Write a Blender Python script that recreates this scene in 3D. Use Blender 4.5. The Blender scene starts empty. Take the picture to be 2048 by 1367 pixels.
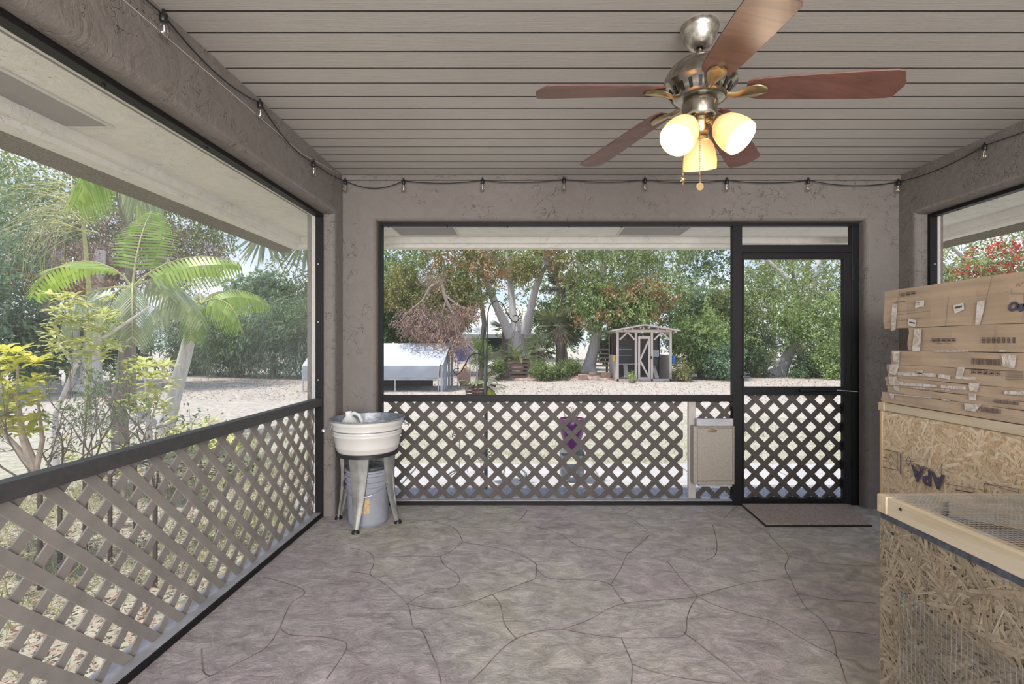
import bpy, math, random
import numpy as np
from mathutils import Vector, Matrix, Euler
C = bpy.context.scene.collection
PI = math.pi
rad = math.radians

# ------------------------------------------------------------------ camera
FPX = 980.0                      # focal length in pixels of the 2048 px wide frame
CX, CY, CAMZ = 1050.0, 687.0, 1.20
cam_d = bpy.data.cameras.new('camera')
cam = bpy.data.objects.new('camera', cam_d); C.objects.link(cam)
cam_d.sensor_width = 36.0
cam_d.lens = 36.0 * FPX / 2048
cam.location = (0, 0, CAMZ); cam.rotation_euler = (rad(90), 0, 0)
cam_d.shift_x = -26.0 / 2048; cam_d.shift_y = 3.5 / 2048
cam_d.clip_start = 0.02; cam_d.clip_end = 300
bpy.context.scene.camera = cam
sc = bpy.context.scene
sc.view_settings.view_transform = 'Standard'; sc.view_settings.look = 'None'
sc.view_settings.gamma = 1.0; sc.view_settings.use_curve_mapping = False
sc.view_settings.exposure = 0.52

# ------------------------------------------------------------------ sky and sun
world = bpy.data.worlds.new('sky'); sc.world = world; world.use_nodes = True
nt = world.node_tree; nt.nodes.clear()
tc = nt.nodes.new('ShaderNodeTexCoord'); sep = nt.nodes.new('ShaderNodeSeparateXYZ')
nt.links.new(tc.outputs['Generated'], sep.inputs[0])
r1 = nt.nodes.new('ShaderNodeValToRGB')
r1.color_ramp.elements[0].position = 0.0; r1.color_ramp.elements[0].color = (0.62, 0.72, 0.86, 1)
r1.color_ramp.elements[1].position = 0.7; r1.color_ramp.elements[1].color = (0.33, 0.50, 0.85, 1)
nt.links.new(sep.outputs['Z'], r1.inputs[0])
nz = nt.nodes.new('ShaderNodeTexNoise'); nz.inputs['Scale'].default_value = 3.2; nz.inputs['Detail'].default_value = 6
mp = nt.nodes.new('ShaderNodeMapping'); mp.inputs['Scale'].default_value = (1, 1, 2.6)
nt.links.new(tc.outputs['Generated'], mp.inputs[0]); nt.links.new(mp.outputs[0], nz.inputs[0])
r2 = nt.nodes.new('ShaderNodeValToRGB'); r2.color_ramp.elements[0].position = 0.42; r2.color_ramp.elements[1].position = 0.62
nt.links.new(nz.outputs[0], r2.inputs[0])
mx = nt.nodes.new('ShaderNodeMix'); mx.data_type = 'RGBA'
nt.links.new(r2.outputs[0], mx.inputs['Factor']); nt.links.new(r1.outputs[0], mx.inputs[6]); mx.inputs[7].default_value = (0.86, 0.90, 0.98, 1)
bg = nt.nodes.new('ShaderNodeBackground'); bg.inputs[1].default_value = 0.95
wo = nt.nodes.new('ShaderNodeOutputWorld')
nt.links.new(mx.outputs[2], bg.inputs[0]); nt.links.new(bg.outputs[0], wo.inputs[0])
sun_d = bpy.data.lights.new('sun', 'SUN'); sun_d.energy = 3.8; sun_d.angle = rad(2.0); sun_d.color = (1.0, 0.95, 0.87)
sun = bpy.data.objects.new('sun', sun_d); C.objects.link(sun)
sun.rotation_euler = Vector((-0.31, 0.02, 0.93)).to_track_quat('Z', 'Y').to_euler()
# unseen fill light added behind the camera to brighten the porch
def area(name, loc, target, sx, sy, power, col):
    d = bpy.data.lights.new(name, 'AREA'); d.shape = 'RECTANGLE'; d.size = sx; d.size_y = sy; d.energy = power; d.color = col
    o = bpy.data.objects.new(name, d); C.objects.link(o); o.location = loc
    o.rotation_euler = (Vector(loc) - Vector(target)).to_track_quat('Z', 'Y').to_euler()
    return o
area('added_fill_light', (0.7, -3.9, 1.55), (0.7, 3.3, 0.9), 4.0, 2.6, 330, (1.0, 0.965, 0.95))

# ------------------------------------------------------------------ pixel helpers (points of the place seen in the photo)
def W(px, py, D): return Vector(((px - CX) / FPX * D, D, CAMZ + (CY - py) / FPX * D))
def flo(px, py, z=0.0):
    D = (CAMZ - z) * FPX / (py - CY); return Vector(((px - CX) / FPX * D, D, z))
def onx(px, py, X):
    D = X * FPX / (px - CX); return Vector((X, D, CAMZ + (CY - py) / FPX * D))

# ------------------------------------------------------------------ tagging
def tag(o, label=None, cat=None, group=None, kind=None):
    if label: o['label'] = label
    if cat: o['category'] = cat
    if group: o['group'] = group
    if kind: o['kind'] = kind
    return o
def thing(name, loc, label, cat, group=None, kind=None):
    o = bpy.data.objects.new(name, None); C.objects.link(o); o.location = loc; o.empty_display_size = 0.1
    o['wo'] = 0
    return tag(o, label, cat, group, kind)
def copy_tree(o, parent=None):
    c = o.copy(); C.objects.link(c); c.parent = parent
    for ch in o.children: copy_tree(ch, c)
    return c
def world_origin(o):
    v = Vector((0, 0, 0))
    while o is not None:
        v += Vector(o.location); o = o.parent
    return v

# ------------------------------------------------------------------ mesh builder
class MB:
    def __init__(s): s.v = []; s.f = []; s.m = []; s.cur = 0
    def mat(s, i): s.cur = i; return s
    def add(s, vs, fs):
        b = len(s.v); s.v += [tuple(p) for p in vs]
        for f in fs: s.f.append(tuple(b + i for i in f)); s.m.append(s.cur)
        return s
    def box(s, x0, x1, y0, y1, z0, z1):
        return s.add([(x0,y0,z0),(x1,y0,z0),(x1,y1,z0),(x0,y1,z0),(x0,y0,z1),(x1,y0,z1),(x1,y1,z1),(x0,y1,z1)],
                     [(0,3,2,1),(4,5,6,7),(0,1,5,4),(1,2,6,5),(2,3,7,6),(3,0,4,7)])
    def bar(s, a, b, w, h, up=(0,0,1)):
        a = Vector(a); b = Vector(b); d = (b - a).normalized(); u = Vector(up)
        if abs(d.dot(u)) > 0.98: u = Vector((0, 1, 0))
        r = d.cross(u).normalized(); u = r.cross(d).normalized()
        vs = [p + r * (w/2*i) + u * (h/2*j) for p in (a, b) for i, j in ((-1,-1),(1,-1),(1,1),(-1,1))]
        return s.add(vs, [(0,3,2,1),(4,5,6,7),(0,1,5,4),(1,2,6,5),(2,3,7,6),(3,0,4,7)])
    def tube(s, pts, r, n=8, cap=True):
        pts = [Vector(p) for p in pts]; k = len(pts)
        rs = list(r) if hasattr(r, '__len__') else [r] * k
        vs = []; fs = []; prev = None
        for i, p in enumerate(pts):
            d = (pts[min(i+1, k-1)] - pts[max(i-1, 0)])
            if d.length < 1e-9: d = Vector((0,0,1))
            d.normalize()
            if prev is None:
                a = Vector((0,0,1)) if abs(d.z) < 0.9 else Vector((1,0,0))
                u = d.cross(a).normalized()
            else:
                u = prev - d * prev.dot(d)
                u = u.normalized() if u.length > 1e-6 else d.cross(Vector((0.3,0.8,0.5))).normalized()
            prev = u; w = d.cross(u)
            for j in range(n):
                t = 2*PI*j/n; vs.append(p + (u*math.cos(t) + w*math.sin(t)) * rs[i])
        for i in range(k-1):
            for j in range(n):
                a = i*n+j; b = i*n+(j+1) % n; fs.append((a, b, b+n, a+n))
        if cap: fs.append(tuple(range(n))[::-1]); fs.append(tuple(range((k-1)*n, k*n)))
        return s.add(vs, fs)
    def lathe(s, prof, c=(0,0,0), n=32, axis=(0,0,1), sx=1.0, sy=1.0):
        q = Vector((0,0,1)).rotation_difference(Vector(axis).normalized()); c = Vector(c)
        vs = []; fs = []; k = len(prof)
        for r, z in prof:
            for j in range(n):
                t = 2*PI*j/n; vs.append(c + q @ Vector((r*math.cos(t)*sx, r*math.sin(t)*sy, z)))
        for i in range(k-1):
            for j in range(n):
                a = i*n+j; b = i*n+(j+1) % n; fs.append((a, b, b+n, a+n))
        return s.add(vs, fs)
    def prism(s, outline, frame):
        """outline of (u,v); frame = (origin, U, V, Nthick)"""
        o, U, V, N = [Vector(t) for t in frame]; n = len(outline)
        vs = [o + U*a + V*b for a, b in outline] + [o + U*a + V*b + N for a, b in outline]
        return s.add(vs, [tuple(range(n))[::-1], tuple(range(n, 2*n))] + [(i, (i+1) % n, n+(i+1) % n, n+i) for i in range(n)])
    def blob(s, c, r, n=12, m=8, sc3=(1,1,1), jit=0.0, seed=0):
        rnd = random.Random(seed); prof = []
        vs = []; fs = []
        c = Vector(c)
        for i in range(m+1):
            t = PI*i/m
            for j in range(n):
                p = 2*PI*j/n; k = r*(1+rnd.uniform(-jit, jit))
                vs.append(c + Vector((k*math.sin(t)*math.cos(p)*sc3[0], k*math.sin(t)*math.sin(p)*sc3[1], k*math.cos(t)*sc3[2])))
        for i in range(m):
            for j in range(n):
                a = i*n+j; b = i*n+(j+1) % n; fs.append((a, a+n, b+n, b))
        return s.add(vs, fs)
    def build(s, name, mats, parent=None, smooth=False, bevel=0.0, angle=None):
        if not isinstance(mats, (list, tuple)): mats = [mats]
        V = np.array(s.v, dtype=np.float64)
        if parent is not None: off = np.array(world_origin(parent))
        else:
            lo = V.min(0); hi = V.max(0); off = np.array([(lo[0]+hi[0])/2, (lo[1]+hi[1])/2, lo[2]])
        me = bpy.data.meshes.new(name); me.from_pydata([tuple(p) for p in (V - off)], [], s.f)
        for m in mats: me.materials.append(m)
        if len(mats) > 1: me.polygons.foreach_set('material_index', s.m)
        if smooth: me.polygons.foreach_set('use_smooth', [True] * len(me.polygons))
        me.update()
        o = bpy.data.objects.new(name, me); C.objects.link(o)
        if parent is not None: o.parent = parent
        else: o.location = off
        if smooth:
            md = o.modifiers.new('edge', 'EDGE_SPLIT'); md.split_angle = rad(angle or 40)
        if bevel > 0:
            md = o.modifiers.new('bevel', 'BEVEL'); md.width = bevel; md.segments = 2; md.limit_method = 'ANGLE'; md.angle_limit = rad(40)
        return o

def quads_object(name, V, nper, mat, parent=None):
    """V: (n, nper, 3) faces not sharing vertices"""
    V = np.asarray(V, dtype=np.float64); n = V.shape[0]; P = V.reshape(-1, 3)
    if parent is not None: off = np.array(world_origin(parent))
    else: off = np.array([P[:,0].mean(), P[:,1].mean(), P[:,2].min()])
    P = (P - off).astype(np.float32)
    me = bpy.data.meshes.new(name); me.vertices.add(len(P)); me.vertices.foreach_set('co', P.ravel())
    me.loops.add(n*nper); me.loops.foreach_set('vertex_index', np.arange(n*nper, dtype=np.int32))
    me.polygons.add(n); me.polygons.foreach_set('loop_start', np.arange(0, n*nper, nper, dtype=np.int32))
    me.materials.append(mat); me.update(calc_edges=True); me.validate()
    o = bpy.data.objects.new(name, me); C.objects.link(o)
    if parent is not None: o.parent = parent
    else: o.location = off
    return o

# ------------------------------------------------------------------ materials
def newmat(name):
    m = bpy.data.materials.new(name); m.use_nodes = True
    nt = m.node_tree; nt.nodes.clear()
    out = nt.nodes.new('ShaderNodeOutputMaterial'); b = nt.nodes.new('ShaderNodeBsdfPrincipled')
    nt.links.new(b.outputs[0], out.inputs[0]); return m, nt, b, out
def N(nt, typ, **kw):
    n = nt.nodes.new(typ)
    for k, v in kw.items(): setattr(n, k, v)
    return n
def coords(nt, scale=(1,1,1), rot=(0,0,0), src='Object'):
    t = N(nt, 'ShaderNodeTexCoord'); m = N(nt, 'ShaderNodeMapping')
    m.inputs['Scale'].default_value = scale; m.inputs['Rotation'].default_value = rot
    nt.links.new(t.outputs[src], m.inputs[0]); return m.outputs[0]
def noise(nt, co, scale, detail=4, rough=0.55, dist=0.0):
    n = N(nt, 'ShaderNodeTexNoise'); n.inputs['Scale'].default_value = scale; n.inputs['Detail'].default_value = detail
    n.inputs['Roughness'].default_value = rough; n.inputs['Distortion'].default_value = dist
    nt.links.new(co, n.inputs['Vector']); return n.outputs[0]
def ramp(nt, fac, stops, interp='LINEAR'):
    r = N(nt, 'ShaderNodeValToRGB'); r.color_ramp.interpolation = interp
    e = r.color_ramp.elements
    while len(e) < len(stops): e.new(0.5)
    for i, (p, c) in enumerate(stops):
        e[i].position = p; e[i].color = (c[0], c[1], c[2], 1) if hasattr(c, '__len__') else (c, c, c, 1)
    nt.links.new(fac, r.inputs[0]); return r.outputs[0]
def mixc(nt, fac, a, b, blend='MIX'):
    m = N(nt, 'ShaderNodeMix', data_type='RGBA', blend_type=blend)
    for sock, v in ((m.inputs['Factor'], fac), (m.inputs[6], a), (m.inputs[7], b)):
        if isinstance(v, bpy.types.NodeSocket): nt.links.new(v, sock)
        elif hasattr(v, '__len__'): sock.default_value = (v[0], v[1], v[2], 1)
        else: sock.default_value = v
    return m.outputs[2]
def math_(nt, op, a, b=0.0):
    m = N(nt, 'ShaderNodeMath', operation=op)
    for i, v in enumerate((a, b)):
        if isinstance(v, bpy.types.NodeSocket): nt.links.new(v, m.inputs[i])
        else: m.inputs[i].default_value = v
    return m.outputs[0]
def bump(nt, b, h, strength=0.3, dist=0.01):
    n = N(nt, 'ShaderNodeBump'); n.inputs['Strength'].default_value = strength; n.inputs['Distance'].default_value = dist
    nt.links.new(h, n.inputs['Height']); nt.links.new(n.outputs[0], b.inputs['Normal'])
def setc(nt, b, c):
    if isinstance(c, bpy.types.NodeSocket): nt.links.new(c, b.inputs['Base Color'])
    else: b.inputs['Base Color'].default_value = (c[0], c[1], c[2], 1)
def simple(name, col, rough=0.5, metal=0.0, var=0.12, nscale=18, bumpv=0.0, spec=0.5, stretch=(1,1,1)):
    m, nt, b, _ = newmat(name)
    co = coords(nt, stretch); n = noise(nt, co, nscale, 5)
    c1 = tuple(x*(1-var) for x in col); c2 = tuple(min(1, x*(1+var)) for x in col)
    setc(nt, b, ramp(nt, n, [(0.3, c1), (0.7, c2)]))
    b.inputs['Roughness'].default_value = rough; b.inputs['Metallic'].default_value = metal
    b.inputs['Specular IOR Level'].default_value = spec
    if bumpv: bump(nt, b, n, bumpv, 0.004)
    return m
def stucco(name, col, strength=0.5, spots=True):
    m, nt, b, _ = newmat(name); co = coords(nt)
    n1 = noise(nt, co, 9, 5, 0.6, 1.5); n2 = noise(nt, co, 90, 3, 0.6)
    v = N(nt, 'ShaderNodeTexVoronoi', feature='DISTANCE_TO_EDGE'); v.inputs['Scale'].default_value = 9
    dco = N(nt, 'ShaderNodeVectorMath', operation='ADD')
    nn = N(nt, 'ShaderNodeTexNoise'); nn.inputs['Scale'].default_value = 14; nt.links.new(co, nn.inputs['Vector'])
    sc_ = N(nt, 'ShaderNodeVectorMath', operation='SCALE'); sc_.inputs['Scale'].default_value = 0.22
    nt.links.new(nn.outputs['Color'], sc_.inputs[0]); nt.links.new(co, dco.inputs[0]); nt.links.new(sc_.outputs[0], dco.inputs[1])
    nt.links.new(dco.outputs[0], v.inputs['Vector'])
    line = ramp(nt, v.outputs['Distance'], [(0.0, 1.0), (0.018, 0.0)])
    gate = ramp(nt, noise(nt, co, 5.5, 4, 0.6), [(0.50, 0.0), (0.58, 1.0)])
    crack = math_(nt, 'MULTIPLY', line, gate)
    h = math_(nt, 'SUBTRACT', math_(nt, 'ADD', n1, math_(nt, 'MULTIPLY', n2, 0.22)), math_(nt, 'MULTIPLY', crack, 1.3))
    base = ramp(nt, n1, [(0.3, tuple(x*0.93 for x in col)), (0.7, tuple(x*1.05 for x in col))])
    if spots: base = mixc(nt, math_(nt, 'MULTIPLY', crack, 0.65), base, tuple(x*0.5 for x in col))
    setc(nt, b, base); b.inputs['Roughness'].default_value = 0.85; b.inputs['Specular IOR Level'].default_value = 0.25
    bump(nt, b, h, strength, 0.012); return m
def wood(name, light, dark, axis, rings=7.0, knots=True, rough=0.6, bumpv=0.15):
    m, nt, b, _ = newmat(name)
    s = [28, 28, 28]; s[axis] = 1.6
    co = coords(nt, tuple(s)); n = noise(nt, co, 1.0, 6, 0.6, 0.6)
    s2 = [160, 160, 160]; s2[axis] = 5
    f = noise(nt, coords(nt, tuple(s2)), 1.0, 3)
    c = ramp(nt, n, [(0.3, dark), (0.55, light), (0.75, tuple(min(1, x*1.06) for x in light))])
    c = mixc(nt, math_(nt, 'MULTIPLY', f, 0.3), c, dark)
    if knots:
        s3 = [9, 9, 9]; s3[axis] = 4.5
        v = N(nt, 'ShaderNodeTexVoronoi'); v.inputs['Scale'].default_value = 1.0; v.inputs['Randomness'].default_value = 1.0
        nt.links.new(coords(nt, tuple(s3)), v.inputs['Vector'])
        c = mixc(nt, ramp(nt, v.outputs['Distance'], [(0.05, 0.85), (0.14, 0.0)]), c, tuple(x*0.35 for x in dark))
    setc(nt, b, c); b.inputs['Roughness'].default_value = rough; bump(nt, b, f, bumpv, 0.002); return m
def leafmat(name, cols, trans=0.35, rough=0.55):
    m, nt, b, out = newmat(name)
    g = N(nt, 'ShaderNodeNewGeometry')
    k = len(cols)
    c = ramp(nt, g.outputs['Random Per Island'], [(i/(k-1) if k > 1 else 0, cc) for i, cc in enumerate(cols)])
    big = noise(nt, coords(nt), 0.9, 3)
    c = mixc(nt, 1.0, c, ramp(nt, big, [(0.3, (0.85, 0.82, 0.85)), (0.7, (1.55, 1.42, 1.45))]), 'MULTIPLY')
    setc(nt, b, c); b.inputs['Roughness'].default_value = rough; b.inputs['Specular IOR Level'].default_value = 0.35
    t = N(nt, 'ShaderNodeBsdfTranslucent'); nt.links.new(mixc(nt, 1.0, c, (1.05, 1.05, 0.7), 'MULTIPLY'), t.inputs[0])
    ms = N(nt, 'ShaderNodeMixShader'); ms.inputs[0].default_value = trans
    nt.links.new(b.outputs[0], ms.inputs[1]); nt.links.new(t.outputs[0], ms.inputs[2]); nt.links.new(ms.outputs[0], out.inputs[0])
    return m
def screenmat(name, col, lo, hi):
    m, nt, b, out = newmat(name); nt.nodes.remove(b)
    lw = N(nt, 'ShaderNodeLayerWeight'); lw.inputs[0].default_value = 0.5
    f = ramp(nt, lw.outputs['Facing'], [(0.0, lo), (1.0, hi)])
    n = ramp(nt, noise(nt, coords(nt), 2.2, 4), [(0.35, 0.7), (0.7, 1.25)])
    fine = ramp(nt, noise(nt, coords(nt), 380, 1), [(0.3, 0.6), (0.7, 1.4)])
    f = math_(nt, 'MULTIPLY', math_(nt, 'MULTIPLY', f, n), fine)
    d = N(nt, 'ShaderNodeBsdfDiffuse'); d.inputs[0].default_value = (*col, 1)
    tl = N(nt, 'ShaderNodeBsdfTranslucent'); tl.inputs[0].default_value = (*col, 1)
    a = N(nt, 'ShaderNodeMixShader'); a.inputs[0].default_value = 0.5
    nt.links.new(d.outputs[0], a.inputs[1]); nt.links.new(tl.outputs[0], a.inputs[2])
    t = N(nt, 'ShaderNodeBsdfTransparent'); ms = N(nt, 'ShaderNodeMixShader')
    nt.links.new(f, ms.inputs[0]); nt.links.new(t.outputs[0], ms.inputs[1]); nt.links.new(a.outputs[0], ms.inputs[2])
    nt.links.new(ms.outputs[0], out.inputs[0]); return m

M = {}
M['wall'] = stucco('painted stucco', (0.212, 0.188, 0.173), 0.6)
M['soffit'] = stucco('soffit stucco', (0.74, 0.71, 0.66), 0.45)  # walls' paint, with the bounced sunlight put into a paler colour
M['trim'] = simple('painted trim', (0.62, 0.59, 0.55), 0.7, var=0.08, nscale=30, bumpv=0.1)
M['vent'] = simple('vent mesh grey', (0.30, 0.28, 0.275), 0.8, var=0.05, nscale=300, bumpv=0.4)
M['shingle'] = simple('brown gritty roof edge', (0.17, 0.145, 0.105), 0.95, var=0.45, nscale=140, bumpv=0.6)
M['bronze'] = simple('dark bronze aluminium', (0.012, 0.0105, 0.0115), 0.5, 0.0, var=0.25, nscale=60, spec=0.25)
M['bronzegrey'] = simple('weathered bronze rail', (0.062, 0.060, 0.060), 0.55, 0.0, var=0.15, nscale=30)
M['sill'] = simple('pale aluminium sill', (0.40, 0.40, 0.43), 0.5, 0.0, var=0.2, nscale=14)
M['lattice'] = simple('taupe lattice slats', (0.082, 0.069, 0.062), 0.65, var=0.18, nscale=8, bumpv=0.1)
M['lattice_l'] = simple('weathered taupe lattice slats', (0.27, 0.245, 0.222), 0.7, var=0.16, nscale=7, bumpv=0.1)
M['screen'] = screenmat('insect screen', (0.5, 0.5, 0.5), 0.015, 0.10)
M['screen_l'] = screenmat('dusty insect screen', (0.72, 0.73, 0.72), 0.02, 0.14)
M['black'] = simple('black plastic', (0.012, 0.012, 0.013), 0.4)
M['blackiron'] = simple('black iron', (0.02, 0.022, 0.025), 0.5, var=0.3)
M['greyiron'] = simple('grey green iron', (0.11, 0.13, 0.13), 0.6, var=0.3)
M['nickel'] = simple('tarnished nickel', (0.40, 0.37, 0.33), 0.24, 1.0, var=0.3, nscale=26)
M['brass'] = simple('antique brass', (0.46, 0.37, 0.22), 0.34, 1.0, var=0.3, nscale=30)
M['chain'] = simple('dull brass chain', (0.30, 0.22, 0.10), 0.6, 0.6)
M['canopy'] = simple('pitted nickel', (0.55, 0.51, 0.46), 0.36, 1.0, var=0.4, nscale=45, bumpv=0.3)
M['cherry'] = wood('cherry blade', (0.17, 0.075, 0.060), (0.10, 0.04, 0.032), 0, knots=False, rough=0.5, bumpv=0.03)
M['cherry'].node_tree.nodes['Principled BSDF'].inputs['Coat Weight'].default_value = 0.35
M['cherry'].node_tree.nodes['Principled BSDF'].inputs['Coat Roughness'].default_value = 0.5
M['bladelight'] = wood('pale maple blade', (0.50, 0.44, 0.38), (0.40, 0.34, 0.29), 0, knots=False, rough=0.35, bumpv=0.03)
M['galv'] = simple('galvanised steel', (0.34, 0.36, 0.39), 0.42, 0.55, var=0.3, nscale=40)
M['whiteenamel'] = simple('white enamel', (0.66, 0.64, 0.60), 0.3, var=0.06, nscale=6)
M['stool'] = simple('worn grey painted steel', (0.27, 0.265, 0.25), 0.45, 0.3, var=0.3, nscale=12)
M['stooldark'] = simple('dark steel ring', (0.035, 0.035, 0.038), 0.4, 0.4)
M['whiteplastic'] = simple('white plastic', (0.80, 0.79, 0.77), 0.35, var=0.03)
M['bucket'] = simple('blue grey bucket plastic', (0.27, 0.28, 0.32), 0.5, var=0.12, nscale=9)
M['tanlabel'] = simple('tan label', (0.50, 0.36, 0.20), 0.7, var=0.3, nscale=60)
M['beige'] = simple('beige painted metal', (0.34, 0.30, 0.255), 0.55, var=0.14, nscale=70, bumpv=0.05)
M['beigelight'] = simple('pale beige post', (0.46, 0.42, 0.39), 0.6, var=0.08)
M['card'] = simple('cardboard', (0.46, 0.35, 0.255), 0.8, var=0.10, nscale=7, bumpv=0.08, stretch=(1, 0.25, 6))
M['cardend'] = simple('creased cardboard', (0.46, 0.35, 0.255), 0.8, var=0.2, nscale=22, bumpv=0.3)
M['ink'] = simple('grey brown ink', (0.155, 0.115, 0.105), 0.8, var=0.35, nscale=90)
M['inkblue'] = simple('faded blue ink', (0.085, 0.075, 0.115), 0.8, var=0.4, nscale=60)
M['label'] = simple('white paper label', (0.68, 0.64, 0.58), 0.7, var=0.06)
M['pine_x'] = wood('pine along x', (0.64, 0.53, 0.37), (0.50, 0.38, 0.23), 0)
M['pine_y'] = wood('pine along y', (0.64, 0.545, 0.40), (0.50, 0.40, 0.26), 1)
M['pine_z'] = wood('pine along z', (0.64, 0.47, 0.28), (0.48, 0.32, 0.17), 2)
M['oldwood_x'] = wood('grey weathered wood along x', (0.66, 0.58, 0.53), (0.50, 0.42, 0.38), 0, knots=False)
M['oldwood_z'] = wood('grey weathered wood along z', (0.66, 0.58, 0.53), (0.50, 0.42, 0.38), 2, knots=False)
M['greywood'] = wood('grey cedar slats', (0.10, 0.065, 0.055), (0.05, 0.032, 0.028), 0, knots=False)
M['wire'] = simple('galvanised wire', (0.55, 0.56, 0.57), 0.35, 0.9, var=0.2)
M['cloth'] = simple('dark landscape cloth', (0.07, 0.075, 0.09), 0.9, var=0.4, nscale=50)
M['tarp'] = simple('pale grey tarp', (0.40, 0.425, 0.47), 0.6, var=0.05, nscale=3, bumpv=0.1)
M['bluetarp'] = simple('blue tarp', (0.03, 0.16, 0.60), 0.5, var=0.25, nscale=6)
M['purple'] = simple('purple glazed clay', (0.16, 0.02, 0.19), 0.25, var=0.3, nscale=5)
M['terracotta'] = simple('terracotta blocks', (0.42, 0.28, 0.22), 0.85, var=0.2)
M['darkvoid'] = simple('dark interior panel', (0.07, 0.075, 0.09), 0.8, var=0.3)
M['houseWall'] = simple('cream house wall', (0.55, 0.50, 0.44), 0.8, var=0.05)
M['houseRoof'] = simple('white metal roof', (0.72, 0.72, 0.73), 0.5, var=0.04)
M['bark'] = wood('pale grey bark', (0.64, 0.60, 0.585), (0.44, 0.40, 0.39), 2, knots=False, rough=0.9, bumpv=0.6)
M['barkdark'] = wood('dark bark', (0.26, 0.22, 0.19), (0.13, 0.11, 0.09), 2, knots=False, rough=0.9, bumpv=0.6)
M['twig'] = simple('dry twig', (0.42, 0.34, 0.28), 0.9, var=0.3)
M['twigdark'] = simple('dark twig', (0.13, 0.10, 0.085), 0.9, var=0.3)
M['twigyellow'] = simple('yellow green twig', (0.40, 0.40, 0.17), 0.8, var=0.3)
M['mat'] = simple('brown coir mat', (0.38, 0.315, 0.28), 0.98, var=0.4, nscale=130, bumpv=1.0)
M['ring'] = simple('white plastic screw', (0.6, 0.6, 0.6), 0.4)
# packing tape
def tapemat():
    m, nt, b, out = newmat('clear packing tape')
    n = noise(nt, coords(nt, (1, 1, 1)), 26, 3, 0.6, 1.6)
    setc(nt, b, ramp(nt, n, [(0.36, (0.50, 0.40, 0.31)), (0.62, (0.74, 0.70, 0.68))]))
    b.inputs['Roughness'].default_value = 0.18; b.inputs['Specular IOR Level'].default_value = 0.9
    bump(nt, b, n, 0.8, 0.006); return m
M['tape'] = tapemat()
# boarded ceiling
def ceilmat():
    m, nt, b, _ = newmat('painted ceiling boards')
    n = noise(nt, coords(nt, (2.2, 34, 34)), 1.0, 6, 0.65, 1.2); n2 = noise(nt, coords(nt, (9, 150, 150)), 1.0, 4, 0.6)
    base = ramp(nt, noise(nt, coords(nt), 1.3, 3), [(0.3, (0.46, 0.425, 0.40)), (0.7, (0.53, 0.495, 0.465))])
    base = mixc(nt, ramp(nt, n2, [(0.60, 0.0), (0.74, 0.5)]), base, (0.25, 0.22, 0.20))
    setc(nt, b, base); b.inputs['Roughness'].default_value = 0.6; b.inputs['Specular IOR Level'].default_value = 0.35
    bump(nt, b, math_(nt, 'ADD', n, math_(nt, 'MULTIPLY', n2, 0.5)), 0.35, 0.004); return m
M['ceil'] = ceilmat()
M['groove'] = simple('shade-painted board groove', (0.09, 0.075, 0.062), 0.9)  # groove shade painted as a dark colour on plank sides and backing
# stamped concrete
def floormat():
    m, nt, b, _ = newmat('stamped concrete'); co = coords(nt)
    patch = noise(nt, co, 0.75, 4, 0.6, 0.8)
    c = ramp(nt, patch, [(0.28, (0.56, 0.52, 0.42)), (0.42, (0.60, 0.56, 0.50)), (0.52, (0.58, 0.53, 0.515)), (0.62, (0.55, 0.475, 0.49)), (0.74, (0.62, 0.605, 0.58))])
    med = noise(nt, coords(nt, (1, 1.5, 1), (0, 0, 0.4)), 7.5, 8, 0.72, 1.1)
    c = mixc(nt, 1.0, c, ramp(nt, med, [(0.30, (0.60, 0.585, 0.575)), (0.5, (0.98, 0.98, 0.98)), (0.68, (1.35, 1.35, 1.34))]), 'MULTIPLY')
    spot = noise(nt, co, 2.1, 3, 0.6)
    c = mixc(nt, ramp(nt, spot, [(0.62, 0.0), (0.75, 0.5)]), c, (0.45, 0.44, 0.42))
    c = mixc(nt, ramp(nt, spot, [(0.27, 0.55), (0.36, 0.0)]), c, (0.20, 0.17, 0.16))
    setc(nt, b, c)
    b.inputs['Roughness'].default_value = 0.58; b.inputs['Specular IOR Level'].default_value = 0.4
    h = math_(nt, 'ADD', med, math_(nt, 'MULTIPLY', noise(nt, co, 34, 6, 0.7, 0.9), 0.6))
    bump(nt, b, h, 0.85, 0.03); return m
M['floor'] = floormat()
M['floorline'] = simple('stamped joint', (0.24, 0.20, 0.185), 0.9, var=0.5, nscale=14)
# oriented strand board base under the real flakes
M['osbbase'] = simple('strand board', (0.62, 0.46, 0.29), 0.75, var=0.25, nscale=24, bumpv=0.3)
M['osbold'] = simple('old strand board', (0.30, 0.225, 0.14), 0.8, var=0.3, nscale=24, bumpv=0.3)
def flakemat(name, cols):
    m, nt, b, _ = newmat(name); g = N(nt, 'ShaderNodeNewGeometry')
    c = ramp(nt, g.outputs['Random Per Island'], [(i/(len(cols)-1), cc) for i, cc in enumerate(cols)])
    f = noise(nt, coords(nt), 55, 4, 0.65, 1.0)
    c = mixc(nt, 1.0, c, ramp(nt, f, [(0.3, 0.80), (0.7, 1.12)]), 'MULTIPLY')
    setc(nt, b, c); b.inputs['Roughness'].default_value = 0.55; bump(nt, b, f, 0.3, 0.002); return m
M['flake'] = flakemat('strand board flakes', [(0.74, 0.55, 0.34), (0.82, 0.66, 0.46), (0.66, 0.48, 0.30), (0.86, 0.73, 0.54), (0.76, 0.59, 0.39), (0.58, 0.41, 0.25)])
M['flakeold'] = flakemat('old strand board flakes', [(0.33, 0.26, 0.175), (0.39, 0.315, 0.22), (0.26, 0.20, 0.13), (0.35, 0.275, 0.18), (0.42, 0.345, 0.25), (0.22, 0.165, 0.11)])
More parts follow.
